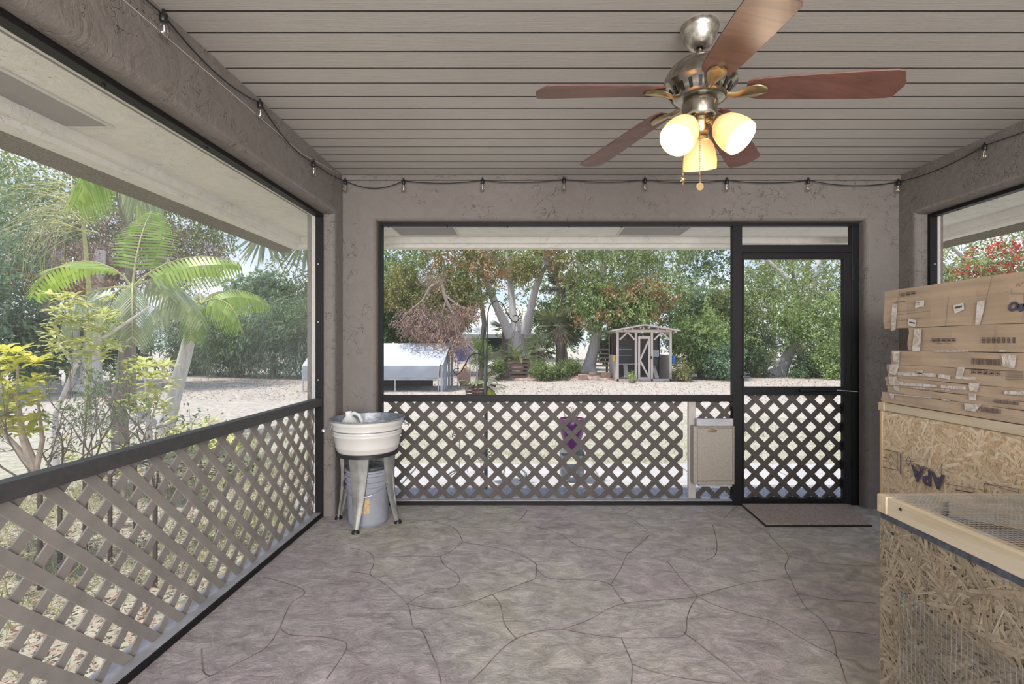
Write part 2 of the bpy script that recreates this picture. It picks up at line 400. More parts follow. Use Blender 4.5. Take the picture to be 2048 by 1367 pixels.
# ground
def groundmat():
    m, nt, b, _ = newmat('dry sandy yard'); co = coords(nt)
    sepn = N(nt, 'ShaderNodeSeparateXYZ'); nt.links.new(co, sepn.inputs[0])
    big = noise(nt, co, 0.45, 5, 0.65, 0.6); fine = noise(nt, co, 9, 6, 0.75)
    c = ramp(nt, fine, [(0.3, (0.25, 0.21, 0.18)), (0.5, (0.41, 0.37, 0.33)), (0.72, (0.56, 0.52, 0.475))])
    grass = ramp(nt, fine, [(0.3, (0.20, 0.20, 0.135)), (0.7, (0.43, 0.425, 0.33))])
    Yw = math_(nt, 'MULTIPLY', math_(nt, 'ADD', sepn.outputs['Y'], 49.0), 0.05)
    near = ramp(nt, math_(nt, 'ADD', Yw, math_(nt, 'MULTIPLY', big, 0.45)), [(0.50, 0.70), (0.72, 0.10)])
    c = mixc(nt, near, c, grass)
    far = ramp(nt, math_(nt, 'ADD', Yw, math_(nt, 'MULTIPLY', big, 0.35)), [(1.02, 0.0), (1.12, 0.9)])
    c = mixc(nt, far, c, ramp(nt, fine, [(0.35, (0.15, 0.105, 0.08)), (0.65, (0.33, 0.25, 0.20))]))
    setc(nt, b, c); b.inputs['Roughness'].default_value = 0.95; bump(nt, b, fine, 0.8, 0.03); return m
M['ground'] = groundmat()
M['gravel'] = simple('grey gravel', (0.30, 0.30, 0.33), 0.9, var=0.7, nscale=75, bumpv=1.0)
M['paver'] = simple('pale concrete path', (0.40, 0.39, 0.395), 0.85, var=0.12, nscale=8)
M['litter'] = simple('leaf litter', (0.34, 0.25, 0.21), 0.95, var=0.5, nscale=22, bumpv=1.0)
# lamp glass
def shademat():
    m, nt, b, out = newmat('frosted amber glass, lit')
    b.inputs['Base Color'].default_value = (0.75, 0.62, 0.42, 1); b.inputs['Roughness'].default_value = 0.25
    g = N(nt, 'ShaderNodeNewGeometry')
    b.inputs['Emission Color'].default_value = (1.0, 0.80, 0.52, 1); b.inputs['Emission Strength'].default_value = 0.13
    t = N(nt, 'ShaderNodeBsdfTranslucent'); t.inputs[0].default_value = (0.85, 0.62, 0.36, 1)
    ms = N(nt, 'ShaderNodeMixShader'); ms.inputs[0].default_value = 0.22
    nt.links.new(b.outputs[0], ms.inputs[1]); nt.links.new(t.outputs[0], ms.inputs[2]); nt.links.new(ms.outputs[0], out.inputs[0]); return m
M['shade'] = shademat()
def emis(name, col, s):
    m, nt, b, out = newmat(name); b.inputs['Base Color'].default_value = (*col, 1)
    b.inputs['Emission Color'].default_value = (*col, 1); b.inputs['Emission Strength'].default_value = s; return m
M['lampbulb'] = emis('lit lamp bulb', (1.0, 0.86, 0.66), 4.0)
def clearglass():
    m, nt, b, out = newmat('clear bulb glass'); nt.nodes.remove(b)
    gl = N(nt, 'ShaderNodeBsdfGlossy'); gl.inputs['Roughness'].default_value = 0.08
    t = N(nt, 'ShaderNodeBsdfTransparent'); t.inputs[0].default_value = (0.93, 0.92, 0.90, 1)
    lw = N(nt, 'ShaderNodeLayerWeight'); lw.inputs[0].default_value = 0.35
    ms = N(nt, 'ShaderNodeMixShader'); nt.links.new(ramp(nt, lw.outputs['Facing'], [(0.0, 0.10), (1.0, 0.6)]), ms.inputs[0])
    nt.links.new(t.outputs[0], ms.inputs[1]); nt.links.new(gl.outputs[0], ms.inputs[2]); nt.links.new(ms.outputs[0], out.inputs[0]); return m
M['glass'] = clearglass()
# foliage
M['l_mid'] = leafmat('mid green leaves', [(0.10, 0.155, 0.055), (0.19, 0.26, 0.10), (0.30, 0.36, 0.16), (0.15, 0.22, 0.10), (0.36, 0.40, 0.22)])
M['l_dark'] = leafmat('deep green leaves', [(0.07, 0.125, 0.06), (0.11, 0.18, 0.085), (0.16, 0.23, 0.11)])
M['l_fresh'] = leafmat('fresh green leaves', [(0.15, 0.25, 0.08), (0.26, 0.38, 0.14), (0.38, 0.48, 0.22), (0.12, 0.19, 0.07)])
M['l_blue'] = leafmat('blue green leaves', [(0.12, 0.22, 0.14), (0.20, 0.31, 0.20), (0.28, 0.38, 0.26)])
M['l_olive'] = leafmat('olive leaves', [(0.22, 0.25, 0.10), (0.32, 0.33, 0.15), (0.40, 0.38, 0.20)])
M['l_rust'] = leafmat('rusty seed heads', [(0.30, 0.19, 0.095), (0.38, 0.27, 0.15), (0.27, 0.16, 0.08)], 0.2)
M['l_red'] = leafmat('red berries', [(0.50, 0.06, 0.04), (0.42, 0.12, 0.08)], 0.1)
M['l_dead'] = leafmat('dead brown leaves', [(0.26, 0.185, 0.15), (0.34, 0.255, 0.21), (0.19, 0.13, 0.11)], 0.15)
M['l_yellow'] = leafmat('yellow green leaves', [(0.48, 0.52, 0.08), (0.58, 0.60, 0.12), (0.32, 0.38, 0.07), (0.60, 0.56, 0.22)], 0.45)
M['l_pale'] = leafmat('pale yellow green leaves', [(0.56, 0.60, 0.26), (0.42, 0.48, 0.16), (0.66, 0.68, 0.38)], 0.4)
M['l_palm'] = leafmat('palm leaflets', [(0.14, 0.25, 0.035), (0.21, 0.33, 0.06), (0.30, 0.42, 0.11)], 0.40, 0.4)
M['l_palmpale'] = leafmat('silvery palm leaflets', [(0.30, 0.37, 0.22), (0.20, 0.28, 0.13), (0.44, 0.48, 0.36)], 0.35, 0.4)
M['l_palmdark'] = leafmat('dark palm blades', [(0.12, 0.17, 0.10), (0.20, 0.25, 0.15), (0.28, 0.31, 0.20)], 0.3)
M['l_palmdry'] = leafmat('dry palm skirt', [(0.55, 0.47, 0.36), (0.42, 0.33, 0.24)], 0.2)
M['l_fern'] = leafmat('fern green', [(0.13, 0.20, 0.07), (0.22, 0.30, 0.13), (0.10, 0.15, 0.06)], 0.35)
M['l_strap'] = leafmat('strap leaves', [(0.22, 0.30, 0.10), (0.36, 0.42, 0.20), (0.14, 0.20, 0.08)], 0.3)
M['l_grass'] = leafmat('grass blades', [(0.36, 0.38, 0.22), (0.25, 0.31, 0.13), (0.46, 0.44, 0.31)], 0.35)
M['l_white'] = leafmat('silver white leaves', [(0.66, 0.68, 0.68), (0.50, 0.56, 0.50)], 0.3)

# ================================================================== THE SETTING
XL, XR, YB, ZC = -1.325, 2.72, 3.564, 2.42      # inner faces of the porch walls, ceiling
XLF, XRF, YF, ZH = -1.40, 2.80, 3.64, 2.10      # planes of the screen frames, underside of the headers
YN = -1.6
JAMB = 3.41
# floor with stamped joints
f = MB(); f.box(-1.52, 2.95, YN, 3.78, -0.12, 0.0)
f.mat(1)
def ribbon(mb, pts, w, z):
    # smooth the traced line, then lay it as a narrow joint
    P = [Vector((p[0], p[1], 0)) for p in pts]; Q = []
    for i in range(len(P)-1):
        p0, p1, p2, p3 = P[max(i-1, 0)], P[i], P[i+1], P[min(i+2, len(P)-1)]
        for k in range(6):
            t = k/6; Q.append(0.5*((2*p1) + (p2-p0)*t + (2*p0-5*p1+4*p2-p3)*t*t + (3*p1-p0-3*p2+p3)*t**3))
    Q.append(P[-1]); L = []
    for i, q in enumerate(Q):
        d = (Q[min(i+1, len(Q)-1)] - Q[max(i-1, 0)]); d = d.normalized() if d.length > 0 else Vector((1,0,0))
        n = Vector((-d.y, d.x, 0)); ww = w*(0.75 + 0.5*abs(math.sin(i*1.7)))
        L.append((q + n*ww/2, q - n*ww/2))
    vs = []; fs = []
    for a, b_ in L: vs += [(a.x, a.y, z), (b_.x, b_.y, z)]
    for i in range(len(L)-1): fs.append((2*i, 2*i+1, 2*i+3, 2*i+2))
    mb.add(vs, fs)
lines6 = [
 [(340,683),(325,620),(300,560),(270,490),(235,470),(225,420),(212,385),(170,345),(120,305),(75,275),(88,240),(85,210),(60,190),(0,178)],
 [(212,385),(300,402),(370,400),(440,385),(530,350),(600,325),(690,293)], [(690,293),(695,260),(690,235),(640,205),(560,180),(420,155)],
 [(420,155),(400,115),(370,95),(300,75),(260,75)], [(420,155),(390,180),(335,207),(240,207),(90,212)],
 [(335,207),(350,240),(395,270),(408,300),(380,325),(310,330)], [(212,385),(270,352),(330,338)],
 [(690,250),(720,280),(760,293),(860,297),(920,300),(970,315),(1000,355),(1025,383)], [(970,315),(1010,250),(1030,205),(1060,180),(1115,130)],
 [(440,683),(500,625),(560,560),(620,515),(700,488),(790,482),(900,500),(1010,512),(1120,512),(1240,503),(1255,440),(1270,395),(1295,358)],
 [(790,482),(900,440),(960,405),(1025,383),(1120,373),(1220,367),(1295,358),(1370,335),(1470,310),(1560,297),(1640,292)],
 [(620,515),(585,475),(570,440),(560,390),(530,350)], [(1295,358),(1240,300),(1180,225)],
 [(1295,358),(1360,390),(1470,425),(1570,450),(1650,495),(1740,545),(1812,580),(1850,683)],
 [(1640,292),(1620,250),(1632,205),(1590,160),(1540,110),(1480,80)], [(1640,292),(1665,345),(1700,400),(1760,450),(1800,520),(1812,580)],
 [(1632,205),(1700,225),(1800,238),(1960,245)], [(1665,345),(1780,368),(1960,383)], [(1780,485),(1860,490),(1960,500)],
 [(1240,490),(1300,535),(1370,590),(1430,635),(1480,683)], [(1010,512),(1030,560),(1050,610),(1048,683)],
 [(1050,610),(1120,635),(1200,655),(1310,672),(1400,683)], [(690,97),(780,125),(850,170),(940,185),(1050,195)],
 [(1350,90),(1365,150),(1362,200),(1330,222)], [(600,90),(640,65),(660,35)], [(1025,50),(1060,30)], [(1025,50),(1080,90),(1110,110)],
 [(960,52),(1025,50)], [(1390,70),(1420,40),(1440,25)], [(0,265),(75,275)], [(0,150),(60,130),(150,100),(260,75)]]
for L_ in lines6:
    ribbon(f, [flo(700+a*0.5371, 1000+b_*0.5371) for a, b_ in L_], 0.0045, 0.0006)
lines3 = [[(1180,1160),(1190,1290),(1230,1320)], [(1100,1380),(1400,1240),(1560,1150),(1640,1030),(1700,900),(1780,840),(1740,800),(1540,740)],
 [(1640,1040),(1700,1080),(1880,1090),(2000,1115),(2030,1150),(1980,1240),(1910,1340)]]
for L_ in lines3:
    ribbon(f, [flo(a/2.926, 900+b_/2.926) for a, b_ in L_], 0.0045, 0.0006)
tag(f.build('floor', [M['floor'], M['floorline']]), kind='structure')

# walls with rounded plaster edges round the openings (extruded frame sections)
def wall_with_opening(name, axis, plane, outward, a0, a1, z0, z1, oa0, oa1, oz0, oz1, thick=0.22, r=0.035):
    """axis 'x': wall plane is x=plane and runs along y; axis 'y': plane is y=plane and runs along x"""
    mb = MB()
    def P(a, z, d):  # d = depth into the wall
        return (plane + outward*d, a, z) if axis == 'x' else (a, plane + outward*d, z)
    steps = [(0, 0)] + [(r*(1-math.cos(t)), r*math.sin(t)) for t in [PI/2*k/6 for k in range(1, 7)]]
    # ring sections from the flat face, round the bullnose, to the outer face
    rings = []
    for k in range(7):
        t = PI/2*k/6; inset = r*math.sin(t); d = r*(1-math.cos(t))
        g = r - inset
        rings.append((g, d))
    rings.append((0, thick))
    # outer boundary, faces
    def rect(g, d): return [P(oa0-g, oz0-g, d), P(oa1+g, oz0-g, d), P(oa1+g, oz1+g, d), P(oa0-g, oz1+g, d)]
    outer = [P(a0, z0, 0), P(a1, z0, 0), P(a1, z1, 0), P(a0, z1, 0)]
    outerb = [P(a0, z0, thick), P(a1, z0, thick), P(a1, z1, thick), P(a0, z1, thick)]
    vs = outer + rect(*rings[0]); fs = [(i, (i+1) % 4, 4+(i+1) % 4, 4+i) for i in range(4)]
    mb.add(vs, fs)
    for q in range(len(rings)-1):
        mb.add(rect(*rings[q]) + rect(*rings[q+1]), [(i, (i+1) % 4, 4+(i+1) % 4, 4+i) for i in range(4)])
    mb.add(outerb + rect(0, thick), [(i, (i+1) % 4, 4+(i+1) % 4, 4+i) for i in range(4)])
    mb.add(outer + outerb, [(i, (i+1) % 4, 4+(i+1) % 4, 4+i) for i in range(4)])
    o = mb.build(name, M['wall'], smooth=True, angle=35)
    return tag(o, kind='structure')
wall_with_opening('wall_left', 'x', XL, -1, YN, YB+0.0, -0.05, ZC, -1.3, JAMB, -0.04, ZH, 0.19)
wall_with_opening('wall_right', 'x', XR, 1, YN, YB+0.0, -0.05, ZC, -1.3, JAMB, -0.04, ZH, 0.19)
wall_with_opening('wall_back', 'y', YB, 1, XL-0.19, XR+0.19, -0.05, ZC, -1.09, 2.485, -0.04, ZH, 0.19)
tag(MB().box(XL, XR, YB-0.022, YB, ZC-0.036, ZC).build('trim_1', M['wall'], bevel=0.004), kind='structure')

# boarded ceiling with open grooves
cb = MB(); pitch = 0.1239; y = 1.80 - pitch*28
while y < YB:
    y0, y1 = max(y + 0.0050, YN), min(y + pitch - 0.0050, YB)
    if y1 > y0:
        a_, b_ = XL-0.05, XR+0.05
        cb.mat(0).add([(a_,y0,ZC),(b_,y0,ZC),(b_,y1,ZC),(a_,y1,ZC)], [(0,3,2,1)])
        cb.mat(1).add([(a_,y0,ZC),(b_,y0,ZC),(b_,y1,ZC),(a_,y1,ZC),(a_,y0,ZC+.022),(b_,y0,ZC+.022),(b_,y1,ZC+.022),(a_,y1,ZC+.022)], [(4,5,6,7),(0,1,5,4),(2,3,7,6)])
    y += pitch
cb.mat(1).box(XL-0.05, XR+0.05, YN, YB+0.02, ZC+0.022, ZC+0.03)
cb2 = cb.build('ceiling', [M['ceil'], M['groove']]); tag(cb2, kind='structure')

# eaves all round, with the stepped fascia, and the roof above
SO = 2.13
def eave(name, side):
    mb = MB()
    steps = [(0.0, SO), (0.64, SO), (0.64, 2.080), (0.70, 2.080), (0.70, 2.052), (0.81, 2.055), (0.81, 2.22)]
    z = 2.36
    if side == 'back':
        def P(d, z, e): return ((XL-0.19-e*d if True else 0), 3.64+d, z), ((XR+0.19+e*d), 3.64+d, z)
    for (d0, z0), (d1, z1) in zip(steps[:-1], steps[1:]):
        if side == 'back':
            l0, l1 = -1.40 - d0*0.87, -1.40 - d1*0.87; r0, r1 = 2.80+d0*0.87, 2.80+d1*0.87
            mb.add([(l0, 3.64+d0, z0), (r0, 3.64+d0, z0), (r1, 3.64+d1, z1), (l1, 3.64+d1, z1)], [(0, 1, 2, 3)])
        else:
            s = -1 if side == 'left' else 1; X = -1.40 if side == 'left' else 2.80; k = 0.87
            mb.add([(X+s*d0*k, YN, z0), (X+s*d0*k, 3.64+d0, z0), (X+s*d1*k, 3.64+d1, z1), (X+s*d1*k, YN, z1)], [(0, 1, 2, 3)])
    o = mb.build(name, [M['soffit']]); return tag(o, kind='structure')
eave('trim_2', 'back'); eave('trim_3', 'left'); eave('trim_4', 'right')
for nm, s, X in (('trim_5', -1, -1.40), ('trim_6', 1, 2.80)):
    a, b_ = sorted((X + s*0.70, X + s*0.79))
    # gritty roof edge, mitred at the back corner
    mb = MB(); c, d = X+s*0.705, X+s*0.80
    for k, yy in enumerate((YN, 4.36)): pass
    mb.prism([(0, 0), (0.095*s, -0.035), (0.095*s, 0.05), (0, 0.05)], ((c, YN, 2.052), (1,0,0), (0,0,1), (0, 4.44-YN, 0)))
    tag(mb.build(nm, M['shingle']), kind='structure')
tag(MB().box(-2.2, 3.6, YN, 4.44, 2.46, 2.56).build('roof', M['shingle']), kind='structure')

def vent(x0, x1, y0, y1, label):
    t = thing('soffit_vent', ((x0+x1)/2, (y0+y1)/2, SO-0.006), label, 'vent', 'grey vents in the soffit')
    MB().box(x0+0.012, x1-0.012, y0+0.012, y1-0.012, SO-0.005, SO-0.001).build('vent_mesh', M['vent'], t)
    fr = MB()
    for a in ((x0, x1, y0, y0+0.012), (x0, x1, y1-0.012, y1), (x0, x0+0.012, y0+0.012, y1-0.012), (x1-0.012, x1, y0+0.012, y1-0.012)):
        fr.box(*a, SO-0.008, SO-0.001)
    fr.build('vent_frame', M['trim'], t)
vent(-1.07, -0.56, 3.88, 4.20, 'grey rectangular vent in the soffit above the back screen, left one')
vent(0.78, 1.33, 3.88, 4.20, 'grey rectangular vent in the soffit above the back screen, right one')
vent(-2.00, -1.76, 1.20, 2.10, 'long grey vent in the soffit outside the left screen')

# ------------------------------------------------------------------ screen frames
def screws(mb, pts, n, r=0.004):
    for p in pts: mb.lathe([(0, 0), (r, 0), (r*0.8, 0.002), (0, 0.003)], p, 8, n)
# back window (window_2)
w2 = thing('window_2', ((-1.09+1.55)/2, YF, 0), None, None, kind='structure')
fy0, fy1 = YF, YF+0.05
zr0, zr1 = CAMZ - 0.430, CAMZ - 0.383
MB().box(-1.088, 2.482, fy0, fy1, ZH-0.024, ZH).build('head_rail', M['bronze'], w2, bevel=0.002)
MB().box(-1.088, -1.062, fy0, fy1, 0.0, ZH-0.024).build('jamb', M['bronze'], w2, bevel=0.002)
MB().box(-1.062, 1.545, fy0, fy1, zr0, zr1).build('chair_rail', M['bronze'], w2, bevel=0.002)
MB().box(1.545, 1.612, fy0-0.005, fy1, 0.0, ZH-0.024).build('mullion', M['bronze'], w2, bevel=0.002)
MB().box(-1.062, 1.545, fy0, fy1+0.02, 0.001, 0.028).build('bottom_rail', M['bronze'], w2, bevel=0.002)
MB().box(-1.062, 1.545, fy0+0.012, fy1+0.05, 0.028, 0.036).build('sill', M['sill'], w2, bevel=0.002)
MB().box(-1.055, 1.545, fy0+0.044, fy0+0.045, zr1, ZH-0.03).build('screen', M['screen'], w2)
MB().box(-1.055, 1.545, fy0+0.085, fy0+0.086, 0.036, zr1).build('screen', M['screen'], w2)
sm = MB()
for x in (-1.02, -0.58, -0.13, 0.33, 0.72, 1.15): sm.blob((x, fy0+0.025, ZH-0.027), 0.006, 8, 5)
sm.build('screw', M['black'], w2)
MB().box(1.612, 2.43, fy0+0.044, fy0+0.045, 1.93, ZH-0.03).build('screen', M['screen'], w2)

# lattice generator, y or x plane
def lattice(mb, a0, a1, z0, z1, pitch, w, t, mapf, phase=0.0, dz=0.0):
    """slats both ways, clipped to the rectangle; mapf(a, z, depth) -> world"""
    s2 = math.sqrt(2); hp = pitch*s2
    def clip(poly, fn):
        out = []
        for i in range(len(poly)):
            p, q = poly[i], poly[(i+1) % len(poly)]; fp, fq = fn(p), fn(q)
            if fp >= 0: out.append(p)
            if (fp >= 0) != (fq >= 0):
                k = fp/(fp-fq); out.append((p[0]+(q[0]-p[0])*k, p[1]+(q[1]-p[1])*k))
        return out
    H = z1 - z0
    for sgn, d0, ph in ((-1, 0.0, phase), (1, t, phase + dz)):
        n = int((a1-a0+H)/hp)+4
        for i in range(-3, n):
            # centre line a = A + sgn*(z - z0)
            A = (a0 if sgn > 0 else a0) + ph + i*hp - (H if sgn > 0 else 0)
            e = w*s2/2
            poly = [(A-e, z0), (A+e, z0), (A+e+sgn*H, z1), (A-e+sgn*H, z1)]
            for fn in (lambda p: p[0]-a0, lambda p: a1-p[0]): 
                poly = clip(poly, fn)
                if len(poly) < 3: break
            if len(poly) < 3: continue
            k = len(poly)
            vs = [mapf(a, z, d0) for a, z in poly] + [mapf(a, z, d0+t) for a, z in poly]
            mb.add(vs, [tuple(range(k))[::-1], tuple(range(k, 2*k))] + [(j, (j+1) % k, k+(j+1) % k, k+j) for j in range(k)])
PITCH, SLW = 0.0988, 0.037
YL = YF+0.055
sc_b = YL/FPX
def bmap(a, z, d): return (a, YL+d, z)
# crossings in the photo at px 250 of the close-up -> phase
m_ = MB(); lattice(m_, (770-CX)*sc_b, (1366-CX)*sc_b, 0.035, zr0+0.01, PITCH, SLW, 0.006, bmap, 0.070, 0.07)
tag(m_.build('lattice_panel', M['lattice']), 'long taupe lattice panel filling the lower part of the back screen', 'lattice')
m_ = MB(); lattice(m_, (1392-CX)*sc_b, (1467-CX)*sc_b, 0.035, zr0+0.01, PITCH, SLW, 0.006, bmap, 0.02, 0.02)
tag(m_.build('lattice_panel', M['lattice']), 'narrow piece of taupe lattice around the beige pet door', 'lattice')
tag(MB().box((1377-CX)*sc_b, (1391-CX)*sc_b, YL-0.003, YL+0.03, 0.036, zr0).build('post', M['beigelight'], bevel=0.003),
    'slim pale beige upright between the long lattice and the pet door', 'post')

# pet door
pd = thing('pet_door', (1.395, YF+0.03, 0.17), 'beige metal pet door in the lattice beside the screen door', 'pet door')
px0, px1 = (1385-CX)*YF/FPX, (1467-CX)*YF/FPX
zt, zb = CAMZ-(851-CY)*YF/FPX, CAMZ-(967-CY)*YF/FPX
fr = MB()
fr.box(px0, px0+0.03, YF-0.02, YL, zb, zt); fr.box(px1-0.008, px1, YF-0.02, YL, zb, zt)
fr.box(px0+0.03, px1-0.008, YF-0.02, YL, zb, zb+0.022); fr.box(px0+0.03, px1-0.008, YF-0.02, YL, zt-0.012, zt)
fr.build('frame', M['beige'], pd, bevel=0.004)
MB().box(px0+0.033, px1-0.011, YF-0.014, YF-0.004, zb+0.026, zt-0.014).build('closing_panel', M['beige'], pd, bevel=0.003)
MB().box(px0+0.03, px1, YF-0.004, YF+0.03, zt, zt+0.053).build('head_strip', M['sill'], pd, bevel=0.002)
MB().box(px0+0.05, px1-0.01, YF-0.004, YL, zb-0.02, zb).build('foot_strip', M['sill'], pd, bevel=0.002)
kn = MB()
kc = W(1426, 863, YF-0.03)
kn.prism([(-0.035, 0.004), (-0.02, 0.014), (0.005, 0.016), (0.032, 0.012), (0.03, 0.0), (0.012, -0.006), (-0.012, 0.0)], (kc, (1,0,0), (0,0,1), (0,0.018,0)))
kn.build('catch', M['brass'], pd, bevel=0.003)

# screen door
d1 = thing('door_1', (2.03, YF, 0), None, None, kind='structure')
MB().box(2.43, 2.482, fy0, fy1, 0.0, ZH-0.024).build('jamb', M['bronze'], d1, bevel=0.003)
MB().box(1.612, 2.43, fy0, fy1, CAMZ+(CY-505)*YF/FPX, CAMZ+(CY-489)*YF/FPX).build('header', M['bronze'], d1, bevel=0.003)
dz0, dz1 = CAMZ-(1007-CY)*YF/FPX, CAMZ+(CY-506)*YF/FPX
gx0, gx1 = (1488-CX)*YF/FPX, (1687-CX)*YF/FPX
DY = YF-0.005
MB().box(1.613, gx0, DY, DY+0.04, dz0, dz1).build('stile', M['bronze'], d1, bevel=0.003)
MB().box(gx1, 2.425, DY, DY+0.04, dz0, dz1).build('stile', M['bronze'], d1, bevel=0.003)
MB().box(gx0, gx1, DY, DY+0.04, CAMZ+(CY-518)*YF/FPX, dz1).build('top_rail', M['bronze'], d1, bevel=0.003)
zmt, zmb = CAMZ-(773-CY)*YF/FPX, CAMZ-(790-CY)*YF/FPX
MB().box(gx0, gx1, DY, DY+0.04, zmb, zmt).build('middle_rail', M['bronze'], d1, bevel=0.003)
MB().box(gx0, gx1, DY, DY+0.04, dz0, CAMZ-(996-CY)*YF/FPX).build('bottom_rail', M['bronze'], d1, bevel=0.003)
MB().box(gx0, gx1, DY+0.03, DY+0.031, zmt, dz1-0.02).build('screen', M['screen'], d1)
MB().box(gx0, gx1, DY+0.065, DY+0.066, dz0+0.02, zmt).build('screen', M['screen'], d1)
m_ = MB(); lattice(m_, gx0-0.012, gx1+0.035, dz0+0.03, zmb+0.004, PITCH, SLW, 0.006, lambda a, z, d: (a, DY+0.045+d, z), 0.018, 0.0)
m_.build('lattice', M['lattice'], d1)
# closer tube, its bracket, latch
cl = MB(); zc_ = CAMZ-(781-CY)*YF/FPX
cl.tube([(W(1600, 781, YF-0.03)), (W(1672, 780, YF-0.03))], 0.011, 12); clo = cl.build('door_closer', M['bronze'], d1, smooth=True)
MB().tube([W(1672, 780, YF-0.03), W(1716, 783, YF-0.02)], 0.005, 8).build('closer_rod', M['nickel'], clo, smooth=True)
MB().bar(W(1484, 753, YF-0.025), W(1500, 753, YF-0.035), 0.02, 0.014).build('latch', M['black'], d1, bevel=0.003)
hg = MB()
for zz in (1.72, 1.0, 0.3): hg.tube([(2.428, YF-0.008, zz-0.05), (2.428, YF-0.008, zz+0.05)], 0.006, 8)
hg.build('hinge', M['bronze'], d1, smooth=True)

# left and right side windows
def side_window(name, X, s, n_lat, lat_mat, screen_mat, railmat, y_near):
    w = thing(name, (X, 1.2, 0), None, None, kind='structure')
    a, b_ = (X-0.05, X) if s < 0 else (X, X+0.05)
    MB().box(a, b_, y_near, JAMB-0.001, ZH-0.024, ZH-0.0005).build('head_rail', M['bronze'], w, bevel=0.002)
    MB().box(a, b_, JAMB-0.026, JAMB-0.001, 0.0, ZH-0.024).build('jamb', M['bronze'], w, bevel=0.002)
    zt_, zb_ = CAMZ-0.375, CAMZ-0.428
    MB().box(a, b_, y_near, JAMB-0.026, zb_, zt_).build('chair_rail', railmat, w, bevel=0.002)
    c, d = (X-0.025, X) if s < 0 else (X, X+0.025)
    MB().box(c, d, y_near, JAMB-0.026, 0.001, 0.028).build('bottom_rail', M['bronze'], w, bevel=0.003)
    c, d = (X-0.13, X-0.012) if s < 0 else (X+0.012, X+0.13)
    MB().box(c, d, y_near, JAMB, 0.028, 0.034).build('sill', M['sill'], w)
    xs = X + s*0.045
    MB().box(xs-0.0005, xs+0.0005, y_near, JAMB-0.01, zt_, ZH-0.02).build('screen', screen_mat, w)
    xs = X + s*0.085
    MB().box(xs-0.0005, xs+0.0005, y_near, JAMB-0.01, 0.036, zt_-0.01).build('screen', M['screen'], w)
    # pale back stop of the jamb and head
    c, d = sorted((X+s*0.05, X+s*0.075))
    bs = MB(); bs.box(c, d, y_near, JAMB, ZH-0.016, ZH-0.0005); bs.box(c, d, JAMB-0.02, JAMB, 0.036, ZH-0.016)
    bs.build('outer_stop', M['trim'], w)
    sw = MB()
    for yy in (0.6, 1.15, 1.66, 2.2, 2.75, 3.2): sw.blob((X+s*0.028, yy, ZH-0.027), 0.006, 8, 5)
    sw.build('screw', M['black'], w)
    sw = MB()
    for zz in (0.95, 1.35, 1.75): sw.blob((X+s*0.028, JAMB-0.028, zz), 0.005, 8, 5)
    sw.build('screw', M['ring'], w)
    return w
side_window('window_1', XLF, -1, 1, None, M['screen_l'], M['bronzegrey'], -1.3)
side_window('window_3', XRF, 1, 1, None, M['screen'], M['bronze'], -1.3)
XLL = XLF-0.055
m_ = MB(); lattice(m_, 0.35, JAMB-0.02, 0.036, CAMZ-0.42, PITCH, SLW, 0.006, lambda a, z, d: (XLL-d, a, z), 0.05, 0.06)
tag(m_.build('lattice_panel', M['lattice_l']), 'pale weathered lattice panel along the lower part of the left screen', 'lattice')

# door mat
mt = thing('door_mat', (1.97, 3.43, 0), 'brown coir door mat on the concrete in front of the screen door', 'door mat')
A, B, Cc, D_ = flo(1480, 1009), flo(1690, 1010), flo(1745, 1053), flo(1531, 1053)
A.y = min(A.y, 3.63); B.y = min(B.y, 3.63)
def quadslab(mb, P, z0, z1):
    vs = [(p.x, p.y, z0) for p in P] + [(p.x, p.y, z1) for p in P]
    mb.add(vs, [(3,2,1,0),(4,5,6,7),(0,1,5,4),(1,2,6,5),(2,3,7,6),(3,0,4,7)])
m_ = MB(); quadslab(m_, [D_, Cc, B, A], 0.0015, 0.008); m_.build('rubber_backing', M['stooldark'], mt)
cen = (A+B+Cc+D_)/4
m_ = MB(); quadslab(m_, [cen+(p-cen)*0.985 for p in (D_, Cc, B, A)], 0.008, 0.019); m_.build('pile', M['mat'], mt, bevel=0.004)

